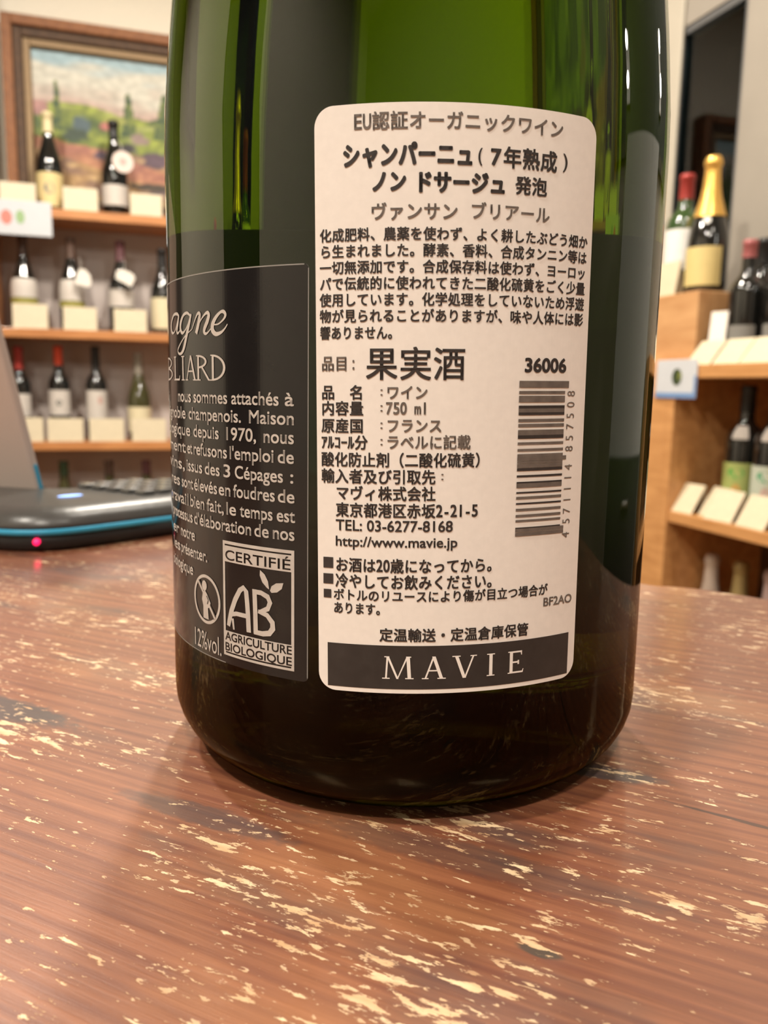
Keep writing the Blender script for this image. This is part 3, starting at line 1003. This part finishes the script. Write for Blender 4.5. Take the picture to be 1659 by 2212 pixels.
# ------------------------------------------------------------------ shelves on the back wall
M_shelf = wood_mat('orange brown shelf wood', (0.42, 0.165, 0.052), (0.56, 0.245, 0.085), 0.42, 4, (2, 14, 14), coat=0.3)
M_backp = mat('lilac grey backing board', (0.50, 0.44, 0.41), 0.8, scale=30, var=0.03)
VF = 2.930
shelf = thing('wine_shelf', 'wide wall shelving of orange brown boards holding wine bottles, behind the laptop', 'shelf', RW(0, 3.04, 0), RA)
SHELF_Z = [1.4015, 1.0000, 0.6105, 0.2150]
for z in SHELF_Z:
    b = MB()
    b.box((-0.445, VF - 3.04, z - .031), (0.72, .108, z))
    b.build('shelf_board', M_shelf, shelf, bevel=0.002)
b = MB()
b.box((-0.445, .098, 0.0), (0.72, .108, 1.370))
b.build('back_panel', M_backp, shelf)
for u in (-.470, .72):
    b = MB()
    b.box((u, VF - 3.04, 0), (u + .025, .108, 1.4015))
    b.build('side_panel', M_shelf, shelf, bevel=0.002)

# ------------------------------------------------------------------ the framed painting
M_fr_out = wood_mat('brown frame wood', (0.19, 0.066, 0.018), (0.30, 0.115, 0.035), 0.6, 5, (12, 12, 12))
M_fr_dark = wood_mat('dark frame wood', (0.060, 0.028, 0.011), (0.10, 0.048, 0.019), 0.65, 5, (12, 12, 12))
M_gold = mat('dull gold slip', (0.29, 0.19, 0.095), 0.6, 0.1, scale=60, var=0.08)
pic = thing('framed_painting', 'landscape painting in a wide brown frame standing on the top wine shelf', 'painting', RW(-0.405, 3.105, 1.4015), RA)
PW, PH = 0.86, 0.655


def frame_ring(x0, z0, x1, z1, w_, y0, y1, name, m):
    b = MB()
    b.box((x0, y0, z0), (x0 + w_, y1, z1)); b.box((x1 - w_, y0, z0), (x1, y1, z1))
    b.box((x0 + w_, y0, z1 - w_), (x1 - w_, y1, z1)); b.box((x0 + w_, y0, z0), (x1 - w_, y1, z0 + w_))
    return b.build(name, m, pic, bevel=0.003)


frame_ring(0, 0, PW, PH, .034, -.035, .04, 'outer_frame', M_fr_out)
frame_ring(.034, .034, PW - .034, PH - .034, .030, -.020, .038, 'inner_frame', M_fr_dark)
frame_ring(.064, .064, PW - .064, PH - .064, .024, -.008, .036, 'gold_slip', M_gold)


def paint(x, y):
    """Colour of the canvas at x, y in 0..1 (y up): pale sky, trees, meadows and ochre fields."""
    n1 = noise.noise(Vector((x * 9, y * 9, 0)))
    n2 = noise.noise(Vector((x * 26, y * 26, 5)))
    n3 = noise.noise(Vector((x * 5, y * 14, 9)))
    def mixv(a, b_, t):
        t = max(0, min(1, t))
        return tuple(a[i] * (1 - t) + b_[i] * t for i in range(3))
    hor = 0.62 + 0.03 * sin(x * 9) + 0.02 * n1
    if y > hor:
        s = (y - hor) / (1 - hor)
        c = mixv((0.62, 0.53, 0.45), (0.72, 0.70, 0.60), s * 2 + n1)
        c = mixv(c, (0.42, 0.58, 0.64), (s - 0.62) * 3.5 + n3 * 1.2)
        if s < .2:
            c = mixv((0.60, 0.42, 0.36), c, s * 5)
    elif y > 0.40 - 0.16 * x + .03 * n1:
        c = mixv((0.10, 0.15, 0.045), (0.36, 0.42, 0.07), 0.5 + n1 + .4 * n2)
        c = mixv(c, (0.55, 0.58, 0.20), n3 * 1.5 - .25)
    else:
        c = mixv((0.52, 0.31, 0.13), (0.30, 0.17, 0.12), 0.4 + n3 * 1.4)
        c = mixv(c, (0.15, 0.10, 0.13), (x - .35) * 1.2 + n1 * 1.2 - .1)
        c = mixv(c, (0.62, 0.42, 0.20), n2 * 1.4)
        if .32 < y + .38 * x < .46:
            c = mixv(c, (0.55, 0.20, 0.14), .6)
    for tx, tw, ty in ((0.115, 0.020, 0.80), (0.47, 0.030, 0.76), (0.66, 0.05, 0.78), (0.86, 0.028, 0.80)):
        if 0.45 < y < ty and abs(x - tx) < tw * (0.35 + 1.0 * (ty - y) / (ty - .45)):
            c = mixv((0.06, 0.11, 0.05), (0.20, 0.24, 0.05), .3 + n2)
    for hx, hy, hw, hh, hc in ((.36, .515, .032, .032, (0.55, 0.20, 0.17)), (.23, .50, .045, .07, (0.10, 0.15, 0.17)), (.20, .43, .06, .05, (0.06, 0.09, 0.06)), (.52, .44, .05, .04, (0.36, 0.26, 0.23)),
                               (.03, .60, .04, .05, (0.50, 0.27, 0.25)), (.80, .53, .05, .04, (0.30, 0.36, 0.14)), (.33, .30, .05, .03, (0.12, 0.08, 0.12)), (.45, .36, .06, .04, (0.10, 0.09, 0.10)),
                               (.40, .56, .06, .03, (0.38, 0.40, 0.10)), (.62, .30, .08, .06, (0.14, 0.09, 0.12)), (.75, .22, .09, .05, (0.10, 0.07, 0.08)), (.60, .10, .12, .03, (0.08, 0.06, 0.04))):
        q = ((x - hx) / hw) ** 2 + ((y - hy) / hh) ** 2 + n2 * .8
        if q < 1.3:
            c = mixv(c, hc, (1.3 - q) * 1.6)
    c = tuple(max(0.01, v * (0.80 + .22 * n2)) for v in c)
    return c


NX, NZ = 120, 90
x0, x1, z0, z1 = .088, PW - .088, .088, PH - .088
vs = [(x0 + (x1 - x0) * i / NX, .012 + 0.0006 * noise.noise(Vector((i * .9, j * .9, 2))), z0 + (z1 - z0) * j / NZ) for j in range(NZ + 1) for i in range(NX + 1)]
fs = [(j * (NX + 1) + i, j * (NX + 1) + i + 1, (j + 1) * (NX + 1) + i + 1, (j + 1) * (NX + 1) + i) for j in range(NZ) for i in range(NX)]
b = MB()
b.add(vs, fs, 0, True)
M_canvas, nt, p = new_mat('painted canvas')
at_ = nt.nodes.new('ShaderNodeAttribute'); at_.attribute_name = 'paint'
nt.links.new(at_.outputs['Color'], p.inputs['Base Color'])
p.inputs['Roughness'].default_value = 0.6
canvas = b.build('canvas', M_canvas, pic)
ca = canvas.data.color_attributes.new('paint', 'FLOAT_COLOR', 'POINT')
for i in range((NX + 1) * (NZ + 1)):
    ca.data[i].color = (*paint((i % (NX + 1)) / NX, (i // (NX + 1)) / NZ), 1)
b = MB()
b.box((.06, .037, .06), (PW - .06, .041, PH - .06))
b.build('backing', M_fr_dark, pic)


# ------------------------------------------------------------------ wine bottles
def far_glass(name, c):
    return mat(name, c, 0.10, scale=20, var=0.1, coat=0.6)


G_black = far_glass('black wine glass', (0.008, 0.008, 0.007))
G_green = far_glass('dark green wine glass', (0.012, 0.022, 0.008))
G_olive = far_glass('olive wine glass', (0.045, 0.042, 0.012))
G_mid = far_glass('green wine glass', (0.030, 0.062, 0.018))
CAPS = {k: mat(k + ' capsule', c, r, mt, scale=60, bump=0.1) for k, c, r, mt in (
    ('cream', (0.72, 0.62, 0.36), .45, 0), ('black', (0.012, 0.011, 0.011), .35, 0), ('red', (0.32, 0.035, 0.028), .4, .2), ('orange red', (0.62, 0.07, 0.03), .4, .1),
    ('wine red', (0.20, 0.045, 0.04), .4, .1), ('gold', (0.85, 0.50, 0.12), .32, .7), ('grey', (0.22, 0.19, 0.15), .5, .2), ('rose', (0.34, 0.10, 0.10), .4, .1), ('brown', (0.09, 0.05, 0.035), .4, .1),
    ('straw', (0.34, 0.25, 0.10), .45, .3), ('pale', (0.50, 0.40, 0.33), .5, 0), ('green', (0.03, 0.06, 0.025), .4, 0), ('plum', (0.10, 0.035, 0.04), .4, 0), ('soft', (0.42, 0.30, 0.28), .5, 0))}
LABS = {k: mat(k + ' bottle label', c, .6, scale=70, var=0.05) for k, c in (
    ('cream', (0.70, 0.56, 0.27)), ('white', (0.58, 0.53, 0.48)), ('pale cream', (0.68, 0.60, 0.40)), ('gold cream', (0.60, 0.47, 0.19)), ('green', (0.35, 0.40, 0.12)), ('mint', (0.48, 0.52, 0.42)),
    ('bright green', (0.08, 0.34, 0.06)), ('orange', (0.62, 0.34, 0.09)), ('teal', (0.06, 0.30, 0.14)), ('grey', (0.20, 0.19, 0.17)), ('olive', (0.30, 0.27, 0.06)), ('rose', (0.55, 0.35, 0.30)), ('soft white', (0.72, 0.70, 0.66)))}
PROFILES = {
    'burgundy': [(.30, 0), (.46, .005), (.50, .02), (.50, .42), (.49, .47), (.45, .53), (.37, .60), (.28, .67), (.215, .74), (.185, .80), (.172, .90), (.170, .955), (.195, .96), (.195, .985), (.17, 1.0)],
    'bordeaux': [(.30, 0), (.46, .005), (.50, .02), (.50, .58), (.49, .615), (.44, .65), (.34, .685), (.25, .715), (.205, .75), (.195, .80), (.19, .955), (.205, .96), (.205, .985), (.18, 1.0)],
    'champagne': [(.30, 0), (.44, .004), (.50, .035), (.50, .36), (.485, .42), (.45, .48), (.385, .55), (.305, .63), (.235, .71), (.195, .79), (.172, .88), (.17, .93), (.20, .94), (.20, .965), (.17, .99), (.15, 1.0)],
}


def radius_at(kind, h, d, z):
    pr = PROFILES[kind]
    for (r0, a), (r1, c) in zip(pr, pr[1:]):
        if a <= z / h <= c:
            t = (z / h - a) / max(c - a, 1e-6)
            return (r0 + (r1 - r0) * t) * d
    return pr[-1][0] * d


def wine(words, u, v, z, h, d, kind, glass, cap, cap_from, labels=(), face=0.0, group=None, cap_bulge=1.03):
    """A wine bottle; labels = (material, z from, z to, half angle, turn) in parts of the height and degrees."""
    t = thing('wine_bottle', words, 'bottle', RW(u, v, z), RA + rad(face), group)
    b = MB()
    b.lathe([(r * d, f * h) for r, f in PROFILES[kind]], 40)
    b.build('glass_body', glass, t)
    zs = sorted(set([cap_from] + [f for r, f in PROFILES[kind] if f > cap_from]))
    b = MB()
    b.lathe([(radius_at(kind, h, d, f * h) * cap_bulge + .0006, f * h + (.0008 if f == 1 else 0)) for f in zs], 32, cap_bottom=False)
    b.build('capsule', CAPS[cap], t)
    for ml, f0, f1, half, turn in labels:
        b = MB()
        n = 5
        b.lathe([(radius_at(kind, h, d, (f0 + (f1 - f0) * i / n) * h) + .0007, (f0 + (f1 - f0) * i / n) * h) for i in range(n + 1)], 20, cap_bottom=False, cap_top=False,
                a0=rad(turn - half), a1=rad(turn + half))
        b.build('label', LABS[ml], t)
    return t


def emblem(t, ml, kind, h, d, zc, rx, rz, turn=0.0, out=.0012):
    """A printed device on a bottle's label."""
    b = MB()
    pts = []
    for x, y in ell(0, 0, rx, rz, n=20)[:-1]:
        zz = zc + y
        r = radius_at(kind, h, d, zz) + out
        a = rad(turn) + x / r
        pts.append((r * sin(a), -r * cos(a), zz))
    b.add(pts, [tuple(range(20))])
    b.build('emblem', LABS[ml], t)


VB = 3.020
w = wine('dark bottle with cream capsule and cream label, left of two before the painting', -.265, VB, SHELF_Z[0], .330, .088, 'burgundy', G_black, 'cream', .80, [('cream', .05, .385, 80, 0)])
emblem(w, 'grey', 'burgundy', .330, .088, .075, .017, .020)
b = MB(); b.lathe([(.0168, .252), (.0163, .266)], 24, cap_bottom=False, cap_top=False); b.build('neck_band', CAPS['rose'], w)
wine('dark bottle with black capsule and round hanging tag, right of two before the painting', -.050, VB, SHELF_Z[0], .325, .090, 'burgundy', G_black, 'black', .83, [('white', .11, .325, 75, 0)])
wine('dark bottle with white label under the blue-white sign, second shelf', -.363, VB, SHELF_Z[1], .316, .088, 'burgundy', G_black, 'brown', .80, [('white', .34, .545, 80, 0), ('olive', .26, .335, 80, 0)])
wine('dark bottle with white label over olive band, second shelf middle', -.207, VB, SHELF_Z[1], .322, .086, 'burgundy', G_black, 'brown', .78, [('white', .32, .545, 80, 0), ('olive', .25, .315, 80, 0)])
wine('dark bottle with low white label and folded tag, second shelf right', -.040, VB, SHELF_Z[1], .322, .088, 'burgundy', G_black, 'plum', .78, [('white', .28, .47, 80, 0)])
wine('dark bottle half hidden by the big bottle, second shelf', .105, VB, SHELF_Z[1], .305, .086, 'burgundy', G_black, 'black', .80, [('pale cream', .06, .42, 80, 0)])
wine('red capped bottle half hidden by the laptop lid, third shelf', -.394, VB, SHELF_Z[2], .330, .074, 'bordeaux', G_black, 'red', .76, [('white', .26, .50, 75, 0)])
w = wine('dark bottle with red capsule and white label, third shelf', -.263, VB, SHELF_Z[2], .336, .074, 'bordeaux', G_black, 'orange red', .80, [('white', .27, .535, 75, 0)])
emblem(w, 'grey', 'bordeaux', .336, .074, .135, .010, .012)
w = wine('dark bottle with black capsule and white label, third shelf', -.137, VB, SHELF_Z[2], .338, .074, 'bordeaux', G_black, 'black', .80, [('white', .22, .535, 75, 8)])
emblem(w, 'rose', 'bordeaux', .338, .074, .145, .008, .014, 20)
wine('olive bottle with grey capsule and cream label, third shelf right', .012, VB, SHELF_Z[2], .318, .084, 'burgundy', G_olive, 'grey', .76, [('pale cream', .10, .385, 80, 0)])
for u, cap, s in ((-.260, 'green', 'green'), (-.103, 'brown', 'brown'), (.030, 'plum', 'plum')):
    wine('bottle with %s capsule showing its neck above the laptop keyboard, bottom shelf' % s, u, VB, SHELF_Z[3], .318, .086, 'burgundy', G_olive, cap, .84, [('white', .10, .40, 80, 0)])

# ---- paper cards and tags
M_card = mat('cream price card', (0.60, 0.515, 0.36), 0.5, scale=55, var=0.05)
M_card_w = mat('white card', (0.78, 0.73, 0.66), 0.5, scale=40, var=0.03)


def price_card(words, u, v, z, wd, ht, tilt=14, face=0.0, group='cream price cards standing on the shelf edges', m=None):
    """A folded card: a front leaf that leans back and a short strut behind it. (u, v) is the middle of its foot."""
    t = thing('price_card', words, 'card', RW(u, v, z), RA + rad(face), group)
    a = rad(tilt)
    b = MB()
    b.box((-wd / 2, -.0006, 0), (wd / 2, .0006, ht), 0, Matrix.Translation((0, .0007, .0002)) @ Matrix.Rotation(-a, 4, 'X'))
    b.build('front_leaf', m or M_card, t)
    top = Vector((0, .0016 + ht * sin(a), ht * cos(a) - .0008))
    b = MB()
    b.box((-wd / 2, -.0005, -ht * cos(a) / cos(rad(6)) + .0016), (wd / 2, .0005, 0), 0, Matrix.Translation(top) @ Matrix.Rotation(rad(6), 4, 'X'))
    b.build('back_leaf', m or M_card, t)
    return t


VC = VF + .006
for words, u, wd, ht, z in (
        ('cream card left of the cream capped bottle, top shelf', -.362, .112, .078, 0), ('cream card between the two bottles before the painting', -.164, .112, .078, 0),
        ('cream card right of the bottle with round tag, top shelf', .052, .106, .076, 0),
        ('cream card below the leftmost white label, second shelf', -.341, .112, .084, 1), ('cream card below the olive banded label, second shelf', -.180, .110, .080, 1),
        ('cream card below the folded tag, second shelf', -.012, .112, .080, 1), ('narrow end of a cream card beside the laptop lid, third shelf', -.372, .112, .084, 2),
        ('cream card before the red capped bottle, third shelf', -.243, .118, .082, 2), ('cream card before the black capped bottle, third shelf', -.104, .118, .082, 2),
        ('cream card before the olive bottle, third shelf', .042, .120, .082, 2)):
    price_card(words, u, VC, SHELF_Z[z], wd, ht, 9)


def hang_tag(words, u, v, z, pts, m, turn=0.0):
    t = thing('neck_tag', words, 'tag', RW(u, v, z), RA + rad(turn))
    b = MB()
    n = len(pts)
    b.add([(x, -.0006, y) for x, y in pts] + [(x, .0006, y) for x, y in pts], [tuple(range(n)), tuple(reversed(range(n, 2 * n)))] + [(i, n + i, n + (i + 1) % n, (i + 1) % n) for i in range(n)])
    b.build('paper', m, t)
    b = MB()
    top = max(pts, key=lambda q: q[1])
    b.tube([(top[0], 0, top[1] - .004), (top[0] * .6, .018, top[1] + .02), (-.012, .040, top[1] + .045)], .0008, 6)
    b.build('string', M_card_w, t)
    return t


M_pink = mat('pinkish white tag', (0.72, 0.60, 0.54), 0.5, scale=30, var=0.05)
tg = hang_tag('round pinkish white tag hanging on the bottle before the painting', -.022, 2.944, 1.576, ell(0, 0, .036, .036, n=28)[:-1], M_pink, 12)
b = MB(); b.add([(x, -.0009, y) for x, y in ell(0, 0, .012, .013, n=16)[:-1]], [tuple(range(16))]); b.build('print', mat('pale rose print', (0.50, 0.36, 0.33), 0.5), tg)
hang_tag('white wing shaped tag hanging on the middle bottle, second shelf', -.172, 2.948, 1.178, [(-.016, .012), (-.004, .032), (.014, .030), (.030, .012), (.034, -.014), (.026, -.030), (.004, -.026), (-.020, -.020)], M_card_w, -8)
hang_tag('white folded tag hanging on the right bottle, second shelf', -.025, 2.944, 1.190, [(-.030, .020), (-.006, .026), (.026, .012), (.034, -.004), (.018, -.034), (-.008, -.020), (-.034, -.006)], M_card_w, -10)


def sign_board(words, u, v, z, w_, h_, dots, rot=0.0, m=None):
    t = thing('shelf_sign', words, 'sign', RW(u, v, z), RA + rad(rot))
    b = MB()
    b.box((0, -.002, 0), (w_, .0, h_))
    b.build('board', m, t, bevel=0.0006)
    for x, y, rx, ry, mm_ in dots:
        b = MB()
        b.add([(q[0], -.0024, q[1]) for q in ell(x, y, rx, ry, n=18)[:-1]], [tuple(range(18))])
        b.build('emblem', mm_, t)
    return t


M_sign = mat('bluish white sign', (0.55, 0.57, 0.60), 0.45, scale=30, var=0.02)
M_s_red = mat('sign red print', (0.62, 0.20, 0.16), 0.5)
M_s_grn = mat('sign green print', (0.28, 0.42, 0.20), 0.5)
M_s_dk = mat('sign dark green print', (0.035, 0.055, 0.02), 0.5)
M_s_yel = mat('sign yellow green print', (0.34, 0.38, 0.08), 0.5)
M_s_blue = mat('sign blue edge', (0.16, 0.27, 0.48), 0.5)
M_s_grey = mat('sign pale grey print', (0.50, 0.52, 0.50), 0.5)
sign_board('bluish white sign with red and green marks on the top wine shelf edge', -.530, VF - .0015, 1.306, .272, .112, [(.131, .055, .018, .024, M_s_red), (.174, .058, .014, .022, M_s_grn)], 0, M_sign)

# ------------------------------------------------------------------ the low bookcase on the right
M_case = wood_mat('honey orange bookcase wood', (0.47, 0.22, 0.075), (0.62, 0.315, 0.12), 0.4, 4, (14, 2, 14), coat=0.25)
M_case_in = wood_mat('dark stained case back', (0.10, 0.045, 0.018), (0.15, 0.07, 0.028), 0.5, 4, (14, 2, 6))
UF, UBK, CV0, CV1 = 1.150, 1.445, 0.62, 1.760
case = thing('bookcase', 'low honey orange wooden bookcase full of bottles, right of the big bottle', 'bookcase', RW(UF, 1.1, 0), RA)


def cbox(name, u0, v0, z0, u1, v1, z1, m, bevel=.002):
    b = MB()
    b.box((u0 - UF, v0 - 1.1, z0), (u1 - UF, v1 - 1.1, z1))
    return b.build(name, m, case, bevel=bevel)


TOPZ = .8800
cbox('top_board', UF, CV0, TOPZ - .030, UBK, CV1, TOPZ, M_case)
cbox('shelf_board', UF + .004, CV0 + .02, .520, UBK - .01, 1.425, .546, M_case)
cbox('shelf_board', UF + .004, CV0 + .02, .115, UBK - .01, 1.425, .140, M_case)
cbox('partition', UF, 1.425, 0, UBK - .01, 1.455, TOPZ - .030, M_case)
cbox('front_panel', UF, 1.455, 0, UF + .02, CV1 - .02, TOPZ - .030, M_case)
cbox('side_panel', UF, CV0, 0, UBK - .01, CV0 + .02, TOPZ - .030, M_case)
cbox('side_panel', UF, CV1 - .02, 0, UBK - .01, CV1, TOPZ - .030, M_case)
cbox('back_panel', UBK - .01, CV0, 0, UBK, CV1, TOPZ - .030, M_case_in)

M_crate = wood_mat('light pine crate', (0.46, 0.235, 0.095), (0.60, 0.34, 0.155), 0.5, 3, (10, 2, 10))
crate = thing('wooden_crate', 'light wooden box with a knot on the bookcase top, under the gold capped bottle', 'box', RW(1.195, 1.425, TOPZ), RA)
b = MB()
b.box((0, 0, 0), (.112, .290, .168))
b.build('box_body', M_crate, crate, bevel=0.003)
b = MB()
kn = [(-.0006, y, z) for y, z in ell(.205, .050, .028, .012, n=20)[:-1]]
b.add([(x, y + (z - .05) * -.9, z) for x, y, z in kn], [tuple(range(20))])
b.build('knot', mat('dark knot', (0.26, 0.11, 0.035), 0.6, scale=80, var=0.2), crate)
CR = TOPZ + .168

w = wine('champagne bottle with bright gold foil and gold label, on the wooden box', 1.258, 1.485, CR, .305, .092, 'champagne', G_black, 'gold', .56, [('gold cream', .05, .335, 62, 0)], face=-58, cap_bulge=1.06)
emblem(w, 'soft white', 'champagne', .305, .092, .160, .0085, .0085, 12)  # plain white round spot on the glass below the foil
wine('green bottle with red capsule and white label, behind the gold capped bottle', 1.272, 1.592, CR, .292, .086, 'bordeaux', G_mid, 'red', .80, [('soft white', .22, .55, 85, 0)], face=-62)
price_card('cream card leaning beside the white labelled green bottle on the wooden box', 1.200, 1.575, CR, .115, .080, 9, -90)
price_card('small white card between the wooden box and the dark bottles', 1.205, 1.372, TOPZ, .040, .118, 6, -72, m=M_card_w)
for words, u, v, h, cap, cf, labs in (
        ('dark bottle with rose capsule, nearest the wooden box', 1.262, 1.350, .268, 'rose', .86, []),
        ('dark bottle with black capsule, behind the rose capped one', 1.345, 1.400, .285, 'black', .8, []),
        ('dark bottle with dull red capsule, standing second from the wooden box', 1.290, 1.270, .268, 'wine red', .86, []),
        ('dark bottle with bright orange red capsule, behind the dull red one', 1.380, 1.325, .318, 'orange red', .86, [])):
    wine(words, u, v, TOPZ, h, .074, 'bordeaux', G_black, cap, cf, [('grey', .10, .32, 60, 0)], face=-65)
for i, (v, words) in enumerate(((1.374, 'cream card on the bookcase top, nearest the wooden box'), (1.288, 'cream card on the bookcase top, second from the wooden box'),
                                (1.206, 'cream card on the bookcase top, third from the wooden box'), (1.128, 'cream card on the bookcase top, fourth from the wooden box'))):
    price_card(words, UF + .014, v, TOPZ, .079, .068, 38, -90, 'cream cards along the bookcase top')
sg = sign_board('white sign with blue edge and dark green emblem on the bookcase edge', UF - .0015, 1.492, .806, .142, .086, [(.075, .047, .017, .019, M_s_dk), (.084, .050, .006, .010, M_s_yel)], -90, M_sign)
b = MB(); b.box((0, -.0024, 0), (.142, -.0019, .012)); b.box((.134, -.0024, .012), (.142, -.0019, .05)); b.build('blue_edge', M_s_blue, sg)
# middle shelf
for words, v, ml, em, eml in (('dark bottle with yellow green label on the middle bookcase shelf', 1.318, 'green', 'bright green', 'orange'), ('dark bottle with pale mint label on the middle bookcase shelf', 1.232, 'mint', 'teal', 'rose')):
    w = wine(words, 1.262, v, .546, .290, .080, 'bordeaux', G_black, 'black', .80, [(ml, .06, .42, 80, 0), ('white', .60, .70, 26, 0)], face=-58)
    emblem(w, em, 'bordeaux', .290, .080, .100, .018, .012, -4)
    emblem(w, eml, 'bordeaux', .290, .080, .060, .010, .016, 0)
for v, uo, rot, wd, words in ((1.395, .014, -86, .070, 'cream card at the far end of the middle bookcase shelf'), (1.322, .030, -96, .072, 'cream card partly behind another on the middle bookcase shelf'),
                              (1.272, .013, -84, .076, 'cream card overlapping its neighbour on the middle bookcase shelf'), (1.178, .013, -90, .080, 'wide cream card under the mint label on the middle bookcase shelf')):
    price_card(words, UF + uo, v, .546, wd, .074, 30, rot, 'cream cards on the middle bookcase shelf')
for words, u, v, cap in (('bottle with straw coloured capsule on the bottom bookcase shelf', 1.255, 1.382, 'pale'), ('bottle with olive gold capsule on the bottom bookcase shelf', 1.262, 1.296, 'straw'), ('bottle with pale pink capsule on the bottom bookcase shelf', 1.262, 1.204, 'soft')):
    wine(words, u, v, .140, .305, .084, 'champagne', G_olive if cap != 'soft' else G_black, cap, .66, [('pale cream', .06, .34, 70, 0)], face=-58)

# ------------------------------------------------------------------ beside the camera: what the bottle mirrors
M_cab = mat('pale grey cabinet paint', (0.42, 0.42, 0.42), 0.5, scale=20, var=0.02)
M_cab_d = mat('charcoal drawer front', (0.03, 0.03, 0.032), 0.5, scale=20)
cab = thing('reflection_cabinet', 'unseen pale grey cabinet with charcoal drawers, added for the bottle to mirror', 'cabinet', RW(1.16, -.20, 0), RA)  # unseen; added to put a grey strip in the bottle's reflections
b = MB(); b.box((0, 0, 0), (.28, .66, 1.20)); b.build('cabinet_body', M_cab, cab, bevel=.003)
for z0, z1 in ((.03, .36), (.38, .72)):
    b = MB(); b.box((-.016, .01, z0), (0, .65, z1)); dr = b.build('drawer', M_cab_d, cab, bevel=.002)
    b = MB(); b.tube([(-.030, .25, z1 - .07), (-.030, .41, z1 - .07)], .006); b.build('drawer_handle', M_steel, dr)

# an unseen cupboard added left of the shelves to darken the bottle glass
M_cup = wood_mat('black brown cupboard wood', (0.018, 0.012, 0.008), (0.040, 0.026, 0.017), 0.45, 4, (14, 14, 2))
cup = thing('cupboard', 'unseen tall black brown cupboard, added left of the framed painting to darken the bottle glass', 'cupboard', RW(-1.99, 2.78, 0), RA)
b = MB(); b.box((0, 0, 0), (1.50, .365, 2.50)); b.build('cupboard_body', M_cup, cup, bevel=.004)
for i in range(2):
    b = MB(); b.box((.01 + i * .745, -.022, .08), (.745 + i * .745, 0, 2.47)); dr = b.build('cupboard_door', M_cup, cup, bevel=.003)
    b = MB(); x = .70 if i == 0 else .80; b.tube([(x, -.045, 1.0), (x, -.045, 1.2)], .007); b.tube([(x, -.045, 1.03), (x, -.02, 1.03)], .005); b.tube([(x, -.045, 1.17), (x, -.02, 1.17)], .005); b.build('door_handle', M_steel, dr)
# two small wall lamps on the right wall
M_bulb = mat('glowing bulb', (0.9, 0.88, 0.82), 0.4, emit=(1.0, 0.95, 0.86), emit_strength=32)
for v, zs, words in ((-.235, (1.40, 1.51), 'small two bulb wall lamp over the grey cabinet'), (.56, (1.40, 1.50), 'small two bulb wall lamp above the end of the grey cabinet')):
    t = thing('wall_lamp', words, 'lamp', RW(U1 - .026, v, zs[0]), RA)
    b = MB(); b.box((-.014, -.03, -.05), (0, .03, zs[1] - zs[0] + .05)); b.build('wall_plate', M_lamp_ring, t, bevel=.003)
    for z in zs:
        b = MB(); b.tube([(-.012, 0, z - zs[0]), (-.045, 0, z - zs[0])], .012); b.build('lamp_arm', M_steel, t)
        b = MB(); b.lathe([(.001, -.024), (.012, -.021), (.021, -.012), (.024, 0), (.021, .012), (.012, .021), (.001, .024)], 24); o = b.build('bulb', M_bulb, t); o.location = (-.066, 0, z - zs[0])

# an unseen black board added to darken the wall that the bottle shows
board = thing('chalkboard', 'unseen blank black chalkboard, added behind the wall lamps to darken the bottle glass', 'chalkboard', RW(U1, .30, 1.24), RA)
M_chalk = mat('black chalkboard', (0.012, 0.014, 0.013), 0.7, scale=6, var=0.25)
b = MB(); b.box((-.016, -.72, .03), (-.002, .72, 1.12)); b.build('writing_surface', M_chalk, board)
b = MB()
for lo, hi in (((-.024, -.75, 0), (-.001, .75, .03)), ((-.024, -.75, 1.12), (-.001, .75, 1.15)), ((-.024, -.75, .03), (-.001, -.72, 1.12)), ((-.024, .72, .03), (-.001, .75, 1.12))):
    b.box(lo, hi)
b.build('board_frame', M_cup, board)
